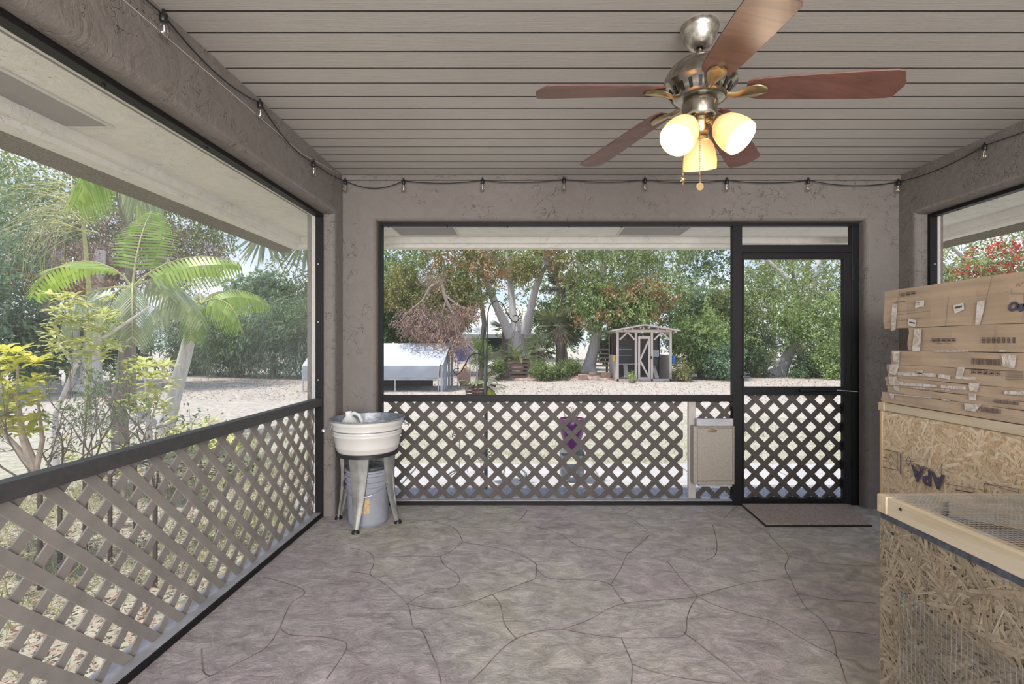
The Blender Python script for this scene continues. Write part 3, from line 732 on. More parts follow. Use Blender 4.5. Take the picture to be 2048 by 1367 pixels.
# ================================================================== STOOL, TUB, BUCKET, JUG
FX = {'F': flo(711, 1066), 'L': flo(677, 1037), 'R': flo(796, 1045)}
FX['B'] = FX['L'] + FX['R'] - FX['F']
FX['B'].y = min(FX['B'].y, 3.52)
ctr = (FX['L'] + FX['R']) / 2; ctr.z = 0
st = thing('plant_stool', (ctr.x, ctr.y, 0), 'grey metal stool with four splayed legs carrying the white tub', 'stool')
RZ = 0.482
MB().lathe([(0.185, RZ-0.022), (0.203, RZ-0.022), (0.203, RZ), (0.185, RZ), (0.185, RZ-0.022)], (ctr.x, ctr.y, 0), 48).build('seat_ring', M['stooldark'], st, smooth=True)
MB().lathe([(0.0, RZ-0.012), (0.19, RZ-0.012), (0.19, RZ-0.005), (0.0, RZ-0.005)], (ctr.x, ctr.y, 0), 48).build('seat_plate', M['stool'], st, smooth=True)
for k in 'FLRB':
    foot = FX[k]; d = (foot - ctr); d.z = 0; rfoot = d.length; d.normalize(); tng = Vector((-d.y, d.x, 0))
    g = MB(); secs = []
    for i in range(13):
        t = i/12; z = (RZ-0.022)*(1-t) + 0.012
        r = 0.170 + (rfoot-0.170)*(t**1.5) - 0.012*math.sin(PI*t)
        w = 0.050*(1-t)**0.9 + 0.016; dep = 0.030*(1-t*0.5)
        secs.append((r, z, w, dep))
    vs = []; fs = []
    prof = [(-1, -1.0), (-1, 0.0), (-0.62, 0.45), (-0.16, 0.55), (-0.10, 0.28), (0.10, 0.28), (0.16, 0.55), (0.62, 0.45), (1, 0.0), (1, -1.0), (0.8, -1.0), (0.8, -0.1), (0, 0.1), (-0.8, -0.1), (-0.8, -1.0)]
    n = len(prof)
    for i, (r, z, w, dep) in enumerate(secs):
        gv = 1.0 if 4 <= i <= 9 else 0.0
        for a, b_ in prof:
            bb = b_ if not (abs(a) <= 0.1 and b_ > 0.2) else (b_ if gv else 0.6)
            p = ctr + d*(r + bb*dep*0.8) + tng*(a*w); vs.append((p.x, p.y, z))
    for i in range(12):
        for j in range(n): fs.append((i*n+j, i*n+(j+1) % n, (i+1)*n+(j+1) % n, (i+1)*n+j))
    fs.append(tuple(range(n))); fs.append(tuple(range(12*n, 13*n))[::-1])
    g.add(vs, fs); leg = g.build('leg', M['stool'], st, smooth=True, angle=30)
    MB().lathe([(0.0, 0), (0.026, 0), (0.024, 0.010), (0.016, 0.022), (0.0, 0.022)], (foot.x, foot.y, 0.0), 14).build('rubber_foot', M['black'], leg, smooth=True)
br = MB()
def legpt(k, z):
    t = 1-(z-0.012)/(RZ-0.022); d = FX[k]-ctr; rf = d.length; d.normalize()
    r = 0.170+(rf-0.170)*(t**1.5)-0.012*math.sin(PI*t); p = ctr+d*(r-0.01); return Vector((p.x, p.y, z))
for a, b_ in (('F', 'R'), ('F', 'L'), ('L', 'B'), ('B', 'R')): br.tube([legpt(a, 0.235), legpt(b_, 0.235)], 0.005, 8)
br.build('stretcher', M['stooldark'], st, smooth=True)

tb = thing('wash_tub', (ctr.x, ctr.y, RZ), 'white enamel wash tub with galvanised inside standing on the grey stool', 'tub')
tc_ = (ctr.x, ctr.y, 0); T0, T1 = RZ+0.001, 0.702
out = [(0.0, T0), (0.192, T0), (0.197, T0+0.008), (0.203, T0+0.03), (0.207, T0+0.034), (0.206, T0+0.044), (0.217, T0+0.105), (0.224, T0+0.112), (0.224, T0+0.118), (0.219, T0+0.124),
       (0.223, T0+0.130), (0.226, T0+0.137), (0.222, T0+0.143), (0.232, T0+0.185), (0.236, T0+0.19), (0.234, T0+0.196), (0.238, T1-0.006)]
MB().lathe(out, tc_, 56).build('tub_wall', M['whiteenamel'], tb, smooth=True, angle=60)
MB().lathe([(0.238, T1-0.006), (0.2345, T1-0.004), (0.222, T0+0.14), (0.19, T0+0.012), (0.0, T0+0.012)], tc_, 56).build('inner_lining', M['galv'], tb, smooth=True)
MB().lathe([(0.240+0.0055*math.cos(t), T1-0.004+0.0055*math.sin(t)) for t in [2*PI*i/10 for i in range(11)]], tc_, 56).build('rolled_rim', M['galv'], tb, smooth=True)
def handle(ang):
    d = Vector((math.cos(ang), math.sin(ang), 0)); t = Vector((-d.y, d.x, 0)); c = Vector((ctr.x, ctr.y, 0))
    z0 = T1-0.045; V_ = lambda r_, t_, z_: c+d*r_+t*t_+Vector((0,0,z_))
    o = MB().tube([V_(.232,.055,z0+.01), V_(.238,.055,z0-.01), V_(.262,.045,z0-.018), V_(.278,.024,z0-.022), V_(.278,-.024,z0-.022), V_(.262,-.045,z0-.018), V_(.238,-.055,z0-.01), V_(.232,-.055,z0+.01)], 0.003, 8).build('handle', M['galv'], tb, smooth=True)
    MB().tube([V_(.278,.028,z0-.022), V_(.280,0,z0-.024), V_(.278,-.028,z0-.022)], [0.007, 0.011, 0.007], 12).build('wooden_grip', M['whiteplastic'], o, smooth=True)
    for s in (-1, 1): MB().lathe([(0, 0), (0.010, 0), (0.009, 0.004), (0, 0.005)], c+d*0.229+t*0.055*s+Vector((0,0,z0+0.012)), 10, d).build('handle_lug', M['galv'], o, smooth=True)
handle(rad(205)); handle(rad(25))
# white jug lying in the tub
jc = Vector((ctr.x-0.125, ctr.y-0.02, T0+0.022))
jg = thing('plastic_jug', jc, 'white plastic jug with a loop handle leaning inside the white tub', 'jug')
ax = Vector((-0.10, 0.05, 1)).normalized()
MB().lathe([(0, 0), (0.060, 0), (0.068, 0.01), (0.068, 0.12), (0.062, 0.155), (0.045, 0.185), (0.026, 0.205), (0.020, 0.212), (0.020, 0.222), (0, 0.222)], jc+Vector((0.02, 0, 0)), 24, ax).build('bottle_body', M['whiteplastic'], jg, smooth=True)
tp = jc+Vector((0.02,0,0))+ax*0.222
MB().lathe([(0, 0), (0.022, 0), (0.022, 0.016), (0.018, 0.019), (0, 0.019)], tp, 20, ax).build('cap', M['whiteplastic'], jg, smooth=True)
MB().tube([tp+Vector((0.012,-0.01,-0.016)), tp+Vector((0.045,-0.03,0.012)), tp+Vector((0.085,-0.045,-0.002)), tp+Vector((0.108,-0.05,-0.045)), tp+Vector((0.105,-0.05,-0.10)), tp+Vector((0.06,-0.03,-0.16))], 0.011, 12).build('loop_handle', M['whiteplastic'], jg, smooth=True)
rc = Vector((ctr.x+0.10, ctr.y-0.03, T0+0.016))
rg = MB(); rnd = random.Random(4)
rg.blob(rc+Vector((0, 0.02, 0.09)), 0.085, 16, 10, (1.05, 0.9, 1.05), 0.10, 5)
tag(rg.build('rag', M['whiteplastic'], smooth=True, angle=80), 'crumpled white rag inside the right side of the white tub', 'rag')

# bucket under the stool
bc = (ctr.x+0.008, ctr.y-0.012, 0.0)
bk = thing('bucket', bc, 'blue grey plastic bucket with ribbed top standing under the stool', 'bucket')
MB().lathe([(0, 0.001), (0.118, 0.001), (0.124, 0.008), (0.138, 0.25), (0.146, 0.252), (0.146, 0.258), (0.139, 0.262), (0.140, 0.285), (0.149, 0.287), (0.149, 0.293), (0.141, 0.297), (0.142, 0.318), (0.153, 0.321), (0.153, 0.330), (0.143, 0.334), (0.143, 0.352), (0.139, 0.352), (0.130, 0.02), (0, 0.02)], bc, 44).build('bucket_wall', M['bucket'], bk, smooth=True)
lid = MB(); lid.lathe([(0, 0.345), (0.12, 0.347), (0.146, 0.352), (0.152, 0.358), (0.152, 0.366), (0.143, 0.370), (0.125, 0.364), (0.06, 0.358), (0, 0.357)], bc, 44)
lid.build('lid', M['bucket'], bk, smooth=True)
cr = MB(); cr.blob((bc[0]+0.03, bc[1]-0.01, 0.362), 0.075, 18, 8, (1.1, 1.0, 0.16), 0.25, 3); cr.build('folded_cloth', M['galv'], bk, smooth=True, angle=80)
for s in (-1, 1): MB().lathe([(0, 0), (0.016, 0), (0.014, 0.006), (0, 0.007)], (bc[0]-0.150*1, bc[1]-0.02, 0.30) if s < 0 else (bc[0]+0.150, bc[1]-0.02, 0.30), 12, (s, 0, 0)).build('handle_lug', M['bucket'], bk, smooth=True)
hn = MB(); hn.tube([(bc[0]+0.156*math.cos(t), bc[1]-0.02+0.156*math.sin(t)*-0.97, 0.30-0.085*abs(math.sin(t))) for t in [PI*i/16 for i in range(17)]], 0.0024, 6)
hn.build('wire_handle', M['wire'], bk, smooth=True)
def patch_on_cyl(c, r, a0, a1, z0, z1, dz=0.0):
    mb = MB(); vs = []; n = 8
    for i in range(n+1):
        a = a0+(a1-a0)*i/n
        for z in (z0, z1): vs.append((c[0]+r*math.cos(a), c[1]+r*math.sin(a), z+dz*i/n))
    mb.add(vs, [(2*i, 2*i+2, 2*i+3, 2*i+1) for i in range(n)]); return mb
patch_on_cyl(bc, 0.1368, rad(-94), rad(-70), 0.092, 0.188, 0.006).build('paper_label', M['tanlabel'], bk, smooth=True)

# ================================================================== CEILING FAN
HX, HY = 0.672, 1.885
fan = thing('ceiling_fan', (HX, HY, ZC), 'five bladed ceiling fan with three lit amber glass shades hanging from the boarded ceiling', 'ceiling fan')
def L(prof, name, mat, par=fan, n=40, c=None, ang=45):
    return MB().lathe(prof, c or (HX, HY, 0), n).build(name, mat, par, smooth=True, angle=ang)
L([(0.0, ZC), (0.070, ZC), (0.072, ZC-0.012), (0.066, ZC-0.03), (0.062, ZC-0.034), (0.060, ZC-0.05), (0.046, ZC-0.074), (0.030, ZC-0.086), (0.022, ZC-0.088), (0.020, ZC-0.080), (0.0, ZC-0.080)], 'canopy', M['canopy'])
L([(0.0125, ZC-0.07), (0.0125, ZC-0.135), (0.018, ZC-0.137), (0.018, ZC-0.150)], 'down_rod', M['nickel'], n=20)
zt = 2.285
mo = L([(0.015, zt+0.006), (0.045, zt+0.004), (0.085, zt-0.010), (0.115, zt-0.034), (0.132, zt-0.066), (0.137, zt-0.088), (0.137, zt-0.096)], 'motor_housing', M['nickel'])
L([(0.137, zt-0.096), (0.128, zt-0.103), (0.116, zt-0.112), (0.108, zt-0.128), (0.098, zt-0.146), (0.085, zt-0.150), (0.0, zt-0.150)], 'vented_band', M['nickel'], mo)
sl = MB()
for i in range(20):
    a = 2*PI*i/20; d = Vector((math.cos(a), math.sin(a), 0)); t = Vector((-d.y, d.x, 0)); c = Vector((HX, HY, 0))
    P = [c+d*0.1165+Vector((0,0,zt-0.110)), c+d*0.1015+Vector((0,0,zt-0.142))]
    nrm = (d*0.9 - Vector((0,0,0.45))).normalized()*0.0015
    sl.add([P[0]-t*0.007+nrm, P[0]+t*0.007+nrm, P[1]+t*0.006+nrm, P[1]-t*0.006+nrm], [(0,1,2,3)])
sl.build('vent_slot', M['black'], mo)
zs = zt-0.150
sw_ = L([(0.0, zs), (0.058, zs), (0.066, zs-0.010), (0.067, zs-0.020), (0.064, zs-0.060), (0.060, zs-0.072), (0.050, zs-0.078), (0.0, zs-0.078)], 'switch_housing', M['nickel'])
fz = zs-0.078
L([(0.0, fz), (0.040, fz), (0.042, fz-0.008), (0.036, fz-0.014), (0.036, fz-0.045), (0.028, fz-0.060), (0.020, fz-0.064), (0.0, fz-0.064)], 'light_fitter', M['brass'])
# blades
ZR, ZT = 2.150, 2.078
def blade_frame(ang):
    d = Vector((math.cos(ang), math.sin(ang), 0)); t = Vector((-d.y, d.x, 0)); return d, t
outl = []
def bw(u): return 0.0
top = [(0.165, 0.034), (0.175, 0.046), (0.20, 0.055), (0.26, 0.061), (0.40, 0.067), (0.55, 0.072), (0.615, 0.072), (0.635, 0.066), (0.642, 0.050), (0.648, 0.030), (0.655, 0.010)]
outline = top + [(u, -v) for u, v in reversed(top)]
for i in range(5):
    ang = rad(-92.6 + 72*i); d, t = blade_frame(ang); c = Vector((HX, HY, 0))
    slope = (ZT-ZR)/(0.64-0.14); pit = math.tan(rad(10))
    def pos(u, v, dz=0.0): return c + d*u + t*v + Vector((0, 0, ZR + slope*(u-0.14) - v*pit + dz))
    bl = MB(); n = len(outline)
    bl.add([pos(u, v, 0) for u, v in outline] + [pos(u, v, 0.006) for u, v in outline],
           [tuple(range(n))[::-1], tuple(range(n, 2*n))] + [(j, (j+1) % n, n+(j+1) % n, n+j) for j in range(n)])
    lightish = i in (0, 2)
    bo = bl.build('blade', M['cherry'], fan, bevel=0.0015)
    # blade iron: curved arm spreading into a pad under the blade
    ir = MB(); prof = [(0.075, 0.013, -0.004), (0.10, 0.011, -0.018), (0.125, 0.014, -0.020), (0.15, 0.022, -0.014), (0.175, 0.030, -0.009), (0.20, 0.031, -0.006), (0.22, 0.024, -0.0045), (0.235, 0.010, -0.004)]
    vs = []; fs = []
    for u, w, dz in prof:
        sag = 0.006
        for q, dd in ((-1, 0), (-0.5, -sag), (0, -sag*1.4), (0.5, -sag), (1, 0)):
            p = pos(u, q*w, dz+dd); vs.append(p)
        for q in (1, 0.5, 0, -0.5, -1): vs.append(pos(u, q*w, dz+0.004))
    m = 10
    for a in range(len(prof)-1):
        for j in range(m): fs.append((a*m+j, a*m+(j+1) % m, (a+1)*m+(j+1) % m, (a+1)*m+j))
    fs.append(tuple(range(m))); fs.append(tuple(range((len(prof)-1)*m, len(prof)*m))[::-1])
    ir.add(vs, fs); ir.build('blade_arm', M['brass'], fan, smooth=True, angle=50)
# three shades
for i, az in enumerate((221, -50, 70)):
    a = rad(az); d = Vector((math.cos(a), math.sin(a), 0)); ax = (d*0.80 - Vector((0,0,0.80))).normalized() if i < 2 else (d*0.42 - Vector((0,0,0.95))).normalized()
    s0 = Vector((HX, HY, fz-0.022)) + d*0.035
    s1 = Vector((HX, HY, fz-0.018)) + d*0.062
    arm = MB().tube([s0, (s0+s1)/2+Vector((0,0,0.004)), s1, s1+ax*0.012], 0.010, 12).build('lamp_arm', M['brass'], fan, smooth=True)
    MB().lathe([(0, 0), (0.020, 0.0), (0.026, 0.006), (0.029, 0.026), (0.027, 0.030)], s1, 24, ax).build('shade_holder', M['brass'], arm, smooth=True)
    q = s1 + ax*0.022
    sh = MB().lathe([(0.026, 0), (0.038, 0.010), (0.052, 0.031), (0.061, 0.060), (0.065, 0.090), (0.064, 0.120), (0.0625, 0.120), (0.0635, 0.090), (0.0595, 0.060), (0.050, 0.032), (0.034, 0.010)], q, 36, ax).build('lamp_shade', M['shade'], fan, smooth=True, angle=80)
    MB().blob(q+ax*0.065, 0.026, 16, 10, (1, 1, 1.0)).build('light_bulb', M['lampbulb'], sh, smooth=True)
    ld = bpy.data.lights.new('fan_lamp', 'POINT'); ld.energy = 3.6; ld.color = (1.0, 0.82, 0.60); ld.shadow_soft_size = 0.03
    lo = bpy.data.objects.new('fan_lamp', ld); C.objects.link(lo); lo.location = q+ax*0.105
# pull chains
def chain(x, y, z0, z1, name='pull_chain'):
    mb = MB(); n = int((z0-z1)/0.006)
    for i in range(n): mb.blob((x, y, z0-(i+0.5)*0.006), 0.0022, 6, 4)
    return mb.build(name, M['chain'], fan, smooth=True)
c1 = W(1400, 250, 1.81); c1b = W(1400, 367, 1.81); ch1 = chain(c1.x, c1.y, c1.z, c1b.z)
MB().lathe([(0, -0.002), (0.013, -0.002), (0.0145, 0), (0.013, 0.002), (0, 0.002)], (c1b.x, c1b.y, c1b.z-0.012), 20, (0, 1, 0.25)).build('medallion', M['chain'], ch1, smooth=True)
c2 = W(1366, 262, 1.84); c2b = W(1366, 354, 1.84); ch2 = chain(c2.x, c2.y, c2.z, c2b.z)
fb = MB(); q = Vector((c2b.x, c2b.y, c2b.z-0.010))
fb.blob(q, 0.006, 10, 6, (1, 1, 1.3))
for k in range(4):
    a = k*PI/2+0.5; fb.bar(q, q+Vector((math.cos(a)*0.011, 0.002, math.sin(a)*0.011)), 0.004, 0.002)
fb.tube([q, q+Vector((0, 0, -0.02))], 0.0012, 6)
fb.build('fan_charm', M['chain'], ch2)

# ================================================================== STRING LIGHTS
sl_ = thing('string_lights', (0.7, 3.5, 2.35), 'black cable with clear unlit bulbs strung along the top of the walls', 'string lights')
pts = []
def addp(p): pts.append(Vector(p))
XB = XL+0.022
left = [Vector((XB, 0.9, 2.39)), Vector((XB, 980*1.303/723, 2.385)), Vector((XB, 2.41, 2.385)), Vector((XB, 3.02, 2.315))]
leftb = [1, 2, 3]
yb = YB-0.035
backpx = [(695, 361), (807, 361), (965, 360), (1128, 358), (1290, 359), (1454, 360), (1617, 360), (1788, 363)]
back = [W(px, py, yb) for px, py in backpx]; back[0].x = XL+0.03; back[-1].x = XR-0.03
right = [Vector((XR-0.02, 2.85, 2.385)), Vector((XR-0.02, 1.9, 2.39))]
right[0] = onx(1969, 291, XR-0.025)
right[0].z = min(right[0].z, 2.39)
right.append(Vector((XR-0.02, 1.6, 2.36)))
right = [right[0], right[2]]
nodes = left + back + right
cable = MB(); path = []
sags = {}
for i in range(len(nodes)-1):
    a, b_ = nodes[i], nodes[i+1]; sag = 0.02
    if i == 3: sag = 0.015
    if i == 4: sag = 0.055
    if i == len(left)+len(back)-2: sag = 0.035
    if i in (1, 2): sag = 0.045
    if i == 0: sag = 0.01
    if i == len(nodes)-3+0 or i == len(nodes)-2: sag = 0.03
    for k in range(10):
        t = k/10; p = a.lerp(b_, t); p.z -= sag*4*t*(1-t); path.append(p)
path.append(nodes[-1]); cable.tube(path, 0.0032, 6); cable.build('cable', M['black'], sl_, smooth=True)
def light_unit(p, first=None):
    if first is None:
        s = MB(); s.lathe([(0, 0.006), (0.010, 0.006), (0.0135, 0), (0.0135, -0.022), (0.011, -0.026), (0, -0.026)], p, 14)
        s.bar(p+Vector((0,0,0.004)), p+Vector((0,0,0.020)), 0.010, 0.004); s.bar(p+Vector((-0.014,0,-0.004)), p+Vector((0.014,0,-0.004)), 0.008, 0.008)
        so = s.build('socket', M['black'], sl_, smooth=True)
        bu = MB(); bu.lathe([(0.009, -0.026), (0.010, -0.034), (0.0155, -0.048), (0.0185, -0.062), (0.0165, -0.074), (0.009, -0.083), (0.0, -0.086)], p, 18)
        bo_ = bu.build('bulb', M['glass'], so, smooth=True)
        return so
first = None; fp = None
for p in [left[1], left[2], left[3]] + back + [right[0]]:
    if first is None: first = light_unit(p); fp = Vector(p)
    else:
        c = first.copy(); C.objects.link(c); c.parent = sl_; c.location = Vector(first.location) + (p - fp)
        for ch in first.children:
            e = ch.copy(); C.objects.link(e); e.parent = c
# thin white wire stapled along the left header
ww = MB(); ww.tube([Vector((XL+0.003, 0.8, 2.335)), Vector((XL+0.003, 1.9, 2.33)), Vector((XL+0.003, 2.9, 2.325)), Vector((XL+0.003, 3.45, 2.40))], 0.0016, 6)
tag(ww.build('wire', M['trim'], smooth=True), 'thin pale wire stapled along the left header under the ceiling', 'wire')

# ================================================================== STRAND BOARD CRATES
def flakes(mb, mapf, u0, u1, v0, v1, n, seed, ln=(0.05, 0.13), wd=(0.006, 0.024)):
    r = random.Random(seed)
    for _ in range(n):
        u = r.uniform(u0, u1); v = r.uniform(v0, v1); a = r.gauss(0, 0.9) + (PI/2 if r.random() < 0.25 else 0)
        l = r.uniform(*ln)/2; w = r.uniform(*wd)/2; h = 0.0006 + r.random()*0.0016
        ca, sa = math.cos(a), math.sin(a); P = []
        for x, y_ in ((-l, -w*r.uniform(0.3, 1)), (-l*0.3, -w), (l*0.5, -w*0.9), (l, -w*r.uniform(0.1, 0.9)), (l*0.9, w*0.6), (l*0.2, w), (-l*0.6, w*0.9), (-l*0.95, w*0.5)):
            uu = u + x*ca - y_*sa; vv = v + x*sa + y_*ca
            P.append((min(max(uu, u0), u1), min(max(vv, v0), v1)))
        if max(p[0] for p in P)-min(p[0] for p in P) < 0.004 or max(p[1] for p in P)-min(p[1] for p in P) < 0.004: continue
        mb.add([mapf(p[0], p[1], h + i*0.0001) for i, p in enumerate(P)], [tuple(range(len(P)))])

# far crate
XF_, YF0, YF1, ZF = 2.0, 0.95, 2.755, 0.872
fc = thing('strand_board_crate', ((XF_+2.66)/2, (YF0+YF1)/2, 0), 'tall yellow strand board crate under the stack of cardboard boxes', 'crate')
pn = MB(); pn.box(XF_+0.006, XF_+0.020, YF0, YF1-0.006, 0.01, ZF-0.045)
pn.mat(1); flakes(pn, lambda u, v, h: (XF_+0.006-h, u, v), YF0, YF1-0.008, 0.02, ZF-0.047, 4200, 11, (0.03, 0.11), (0.004, 0.018))
pn.build('side_panel', [M['osbbase'], M['flake']], fc)
pn = MB(); pn.box(XF_+0.02, 2.65, YF1-0.02, YF1-0.006, 0.01, ZF-0.045); pn.build('end_panel', M['osbbase'], fc)
pn = MB(); pn.box(XF_+0.02, 2.65, YF0, YF0+0.014, 0.01, ZF-0.045); pn.build('end_panel', M['osbbase'], fc)
pn = MB(); pn.box(2.636, 2.65, YF0+0.014, YF1-0.02, 0.01, ZF-0.045); pn.build('side_panel', M['osbbase'], fc)
MB().box(XF_-0.006, XF_+0.034, YF0-0.01, YF1-0.038, ZF-0.042, ZF).build('top_batten', M['pine_y'], fc, bevel=0.002)
MB().box(XF_-0.012, 2.66, YF1-0.038, YF1+0.004, ZF-0.044, ZF+0.002).build('top_batten', M['pine_x'], fc, bevel=0.002)
MB().box(XF_+0.034, 2.66, YF0-0.01, YF0+0.03, ZF-0.042, ZF).build('top_batten', M['pine_x'], fc, bevel=0.002)
MB().box(2.62, 2.66, YF0+0.03, YF1-0.038, ZF-0.042, ZF).build('top_batten', M['pine_y'], fc, bevel=0.002)
MB().box(XF_-0.004, XF_+0.006, YF1-0.012, YF1+0.002, 0.0, ZF-0.044).build('edge_strip', M['pine_z'], fc, bevel=0.001)
MB().box(XF_+0.034, 2.62, YF0+0.03, YF1-0.038, ZF-0.016, ZF-0.002).build('top_board', M['osbbase'], fc)
MB().box(XF_+0.02, 2.636, YF0+0.014, YF1-0.02, 0.0, 0.012).build('bottom_board', M['osbbase'], fc)
# stamps on its side: frames, diamond, bars, upside down letters
def line_on(mb, pts, w, X, off=0.0026):
    P = [onx(px, py, X-off) for px, py in pts]
    for a, b_ in zip(P[:-1], P[1:]): mb.bar(a, b_, 0.0004, w, (0, 0, 1)) if abs((b_-a).normalized().z) < 0.9 else mb.bar(a, b_, 0.0004, w, (0, 1, 0))
stp = MB()
def q2(cx_, cy_): return (1700+cx_*0.234, 780+cy_*0.234)
line_on(stp, [q2(275, 500), q2(405, 530), q2(405, 685), q2(278, 655)], 0.003, XF_)
line_on(stp, [q2(350, 540), q2(372, 595), q2(350, 650), q2(328, 595), q2(350, 540)], 0.002, XF_)
line_on(stp, [q2(500, 565), q2(522, 605), q2(500, 645), q2(478, 605), q2(500, 565)], 0.003, XF_)
line_on(stp, [q2(432, 540), q2(432, 712)], 0.006, XF_); line_on(stp, [q2(455, 600), q2(545, 608)], 0.003, XF_)
line_on(stp, [q2(280, 570), q2(315, 578)], 0.003, XF_); line_on(stp, [q2(280, 600), q2(318, 608)], 0.003, XF_)
line_on(stp, [q2(780, 630), q2(780, 810)], 0.002, XF_)
line_on(stp, [q2(820, 800), q2(1130, 850)], 0.0015, XF_); line_on(stp, [q2(900, 850), q2(1050, 875)], 0.004, XF_)
line_on(stp, [q2(1150, 880), q2(1150, 795), q2(1440, 845), q2(1440, 890)], 0.002, XF_)
line_on(stp, [q2(1150, 795), q2(1460, 880)], 0.0015, XF_)
line_on(stp, [q2(570, 640), q2(600, 660), q2(640, 650), q2(645, 670), q2(610, 690)], 0.003, XF_)
stp.build('stamp', M['inkblue'], fc)

def text_mesh(s, size, frame, mat, name, parent, thick=0.0006, bold=0.0, shear=0.0):
    cu = bpy.data.curves.new('lettering', 'FONT'); cu.body = s; cu.size = size; cu.offset = bold; cu.shear = shear
    cu.align_x = 'CENTER'; cu.align_y = 'CENTER'
    to = bpy.data.objects.new('lettering', cu); C.objects.link(to)
    dg = bpy.context.evaluated_depsgraph_get(); me = bpy.data.meshes.new_from_object(to.evaluated_get(dg))
    o, U, V, Nn = [Vector(t) for t in frame]
    mb = MB(); vs = [o+U*v.co.x+V*v.co.y for v in me.vertices]
    mb.add(vs, [tuple(p.vertices) for p in me.polygons])
    bpy.data.objects.remove(to); bpy.data.curves.remove(cu)
    return mb.build(name, mat, parent)
p0, p1 = onx(1700+560*0.234, 780+715*0.234, XF_-0.0032), onx(1700+765*0.234, 780+765*0.234, XF_-0.0032)
cm = (p0+p1)/2
text_mesh('APA', 0.105, (cm, Vector((0, 1, 0)), Vector((0, 0, -1)), (-1, 0, 0)), M['inkblue'], 'stamp_letters', fc, bold=0.004)
p0 = onx(1700+610*0.234, 780+660*0.234, XF_-0.003)
text_mesh('RATED', 0.035, (p0, Vector((0, 1, 0)), Vector((0, 0, -1)), (-1, 0, 0)), M['ink'], 'stamp_letters', fc)

# near crate with a wire mesh top
XN, YN0, YN1, ZN = 1.118, 0.30, 1.552, 0.726
XN1 = 1.93
nc = thing('strand_board_crate', ((XN+XN1)/2, (YN0+YN1)/2, 0), 'low weathered strand board crate in the foreground with a wire mesh top', 'crate')
pn = MB(); pn.box(XN+0.006, XN+0.02, YN0, YN1-0.004, 0.0, ZN-0.058)
pn.mat(1); flakes(pn, lambda u, v, h: (XN+0.006-h*1.6, u, v), YN0, YN1-0.004, 0.005, ZN-0.06, 4200, 5, (0.04, 0.14), (0.003, 0.014))
pn.build('side_panel', [M['osbold'], M['flakeold']], nc)
pn = MB(); pn.box(XN+0.02, XN1, YN1-0.018, YN1-0.004, 0.0, ZN-0.058); pn.build('end_panel', M['osbold'], nc)
pn = MB(); pn.box(XN1-0.014, XN1, YN0+0.014, YN1-0.018, 0.0, ZN-0.058); pn.build('side_panel', M['osbold'], nc)
pn = MB(); pn.box(XN+0.02, XN1, YN0, YN0+0.014, 0.0, ZN-0.058); pn.build('end_panel', M['osbold'], nc)
MB().box(XN, XN+0.04, YN0, YN1-0.040, ZN-0.056, ZN).build('top_batten', M['pine_y'], nc, bevel=0.003)
MB().box(XN-0.004, XN1, YN1-0.040, YN1, ZN-0.054, ZN+0.001).build('top_batten', M['pine_x'], nc, bevel=0.003)
MB().box(XN1-0.04, XN1, YN0, YN1-0.040, ZN-0.056, ZN).build('top_batten', M['pine_y'], nc, bevel=0.003)
MB().box(XN+0.04, XN1-0.04, YN0, YN0+0.04, ZN-0.056, ZN).build('top_batten', M['pine_x'], nc, bevel=0.003)
MB().bar((1.30, YN1-0.05, ZN-0.03), (1.93-0.05, 0.95, ZN-0.03), 0.04, 0.04).build('brace', M['pine_x'], nc, bevel=0.002)
cl_ = MB(); cl_.box(XN+0.0005, XN+0.006, YN0, YN1-0.01, ZN-0.072, ZN-0.054); cl_.build('cloth_edge', M['cloth'], nc)
MB().box(XN+0.02, XN1-0.014, YN0+0.014, YN1-0.018, 0.0, 0.01).build('bottom_board', M['osbold'], nc)
wm = MB(); g = 0.0127; r = 0.0006
x = XN+0.02
while x < XN1-0.01: wm.box(x-r, x+r, YN0+0.015, YN1-0.015, ZN+0.0012, ZN+0.0024); x += g
y = YN0+0.02
while y < YN1-0.01:
    wm.box(XN+0.015, XN1-0.01, y-r, y+r, ZN+0.0022, ZN+0.0034); y += g
wm.build('wire_mesh', M['wire'], nc)
# hardware cloth stapled to the side
hc = MB(); g = 0.0145; ztop = 0.475; yfar = 1.455
z = ztop
while z > 0.01:
    hc.tube([(XN-0.003-0.003*math.sin(t*7+z*40), yfar+(YN0-yfar)*t, z+0.003*math.sin(t*9+z*9)) for t in [i/14 for i in range(15)]], 0.0010, 4, False); z -= g
y = yfar
while y > YN0:
    hc.tube([(XN-0.004-0.002*math.sin(t*5+y*30), y+0.003*math.sin(t*8+y*13), ztop*(1-t)) for t in [i/8 for i in range(9)]], 0.0005, 4, False); y -= g
hc.build('hardware_cloth', simple('dull hardware cloth', (0.30, 0.30, 0.30), 0.45, 0.7, var=0.3), nc)
sc_m = MB()
for px, py in ((1769, 1008), (1801, 1018), (1910, 1136), (1786, 1067)):
    q = onx(px, py, XN-0.0015); MB().lathe([(0, 0), (0.005, 0), (0.0045, 0.0015), (0, 0.002)], q, 10, (-1, 0, 0)).build('screw', M['stooldark'], nc)

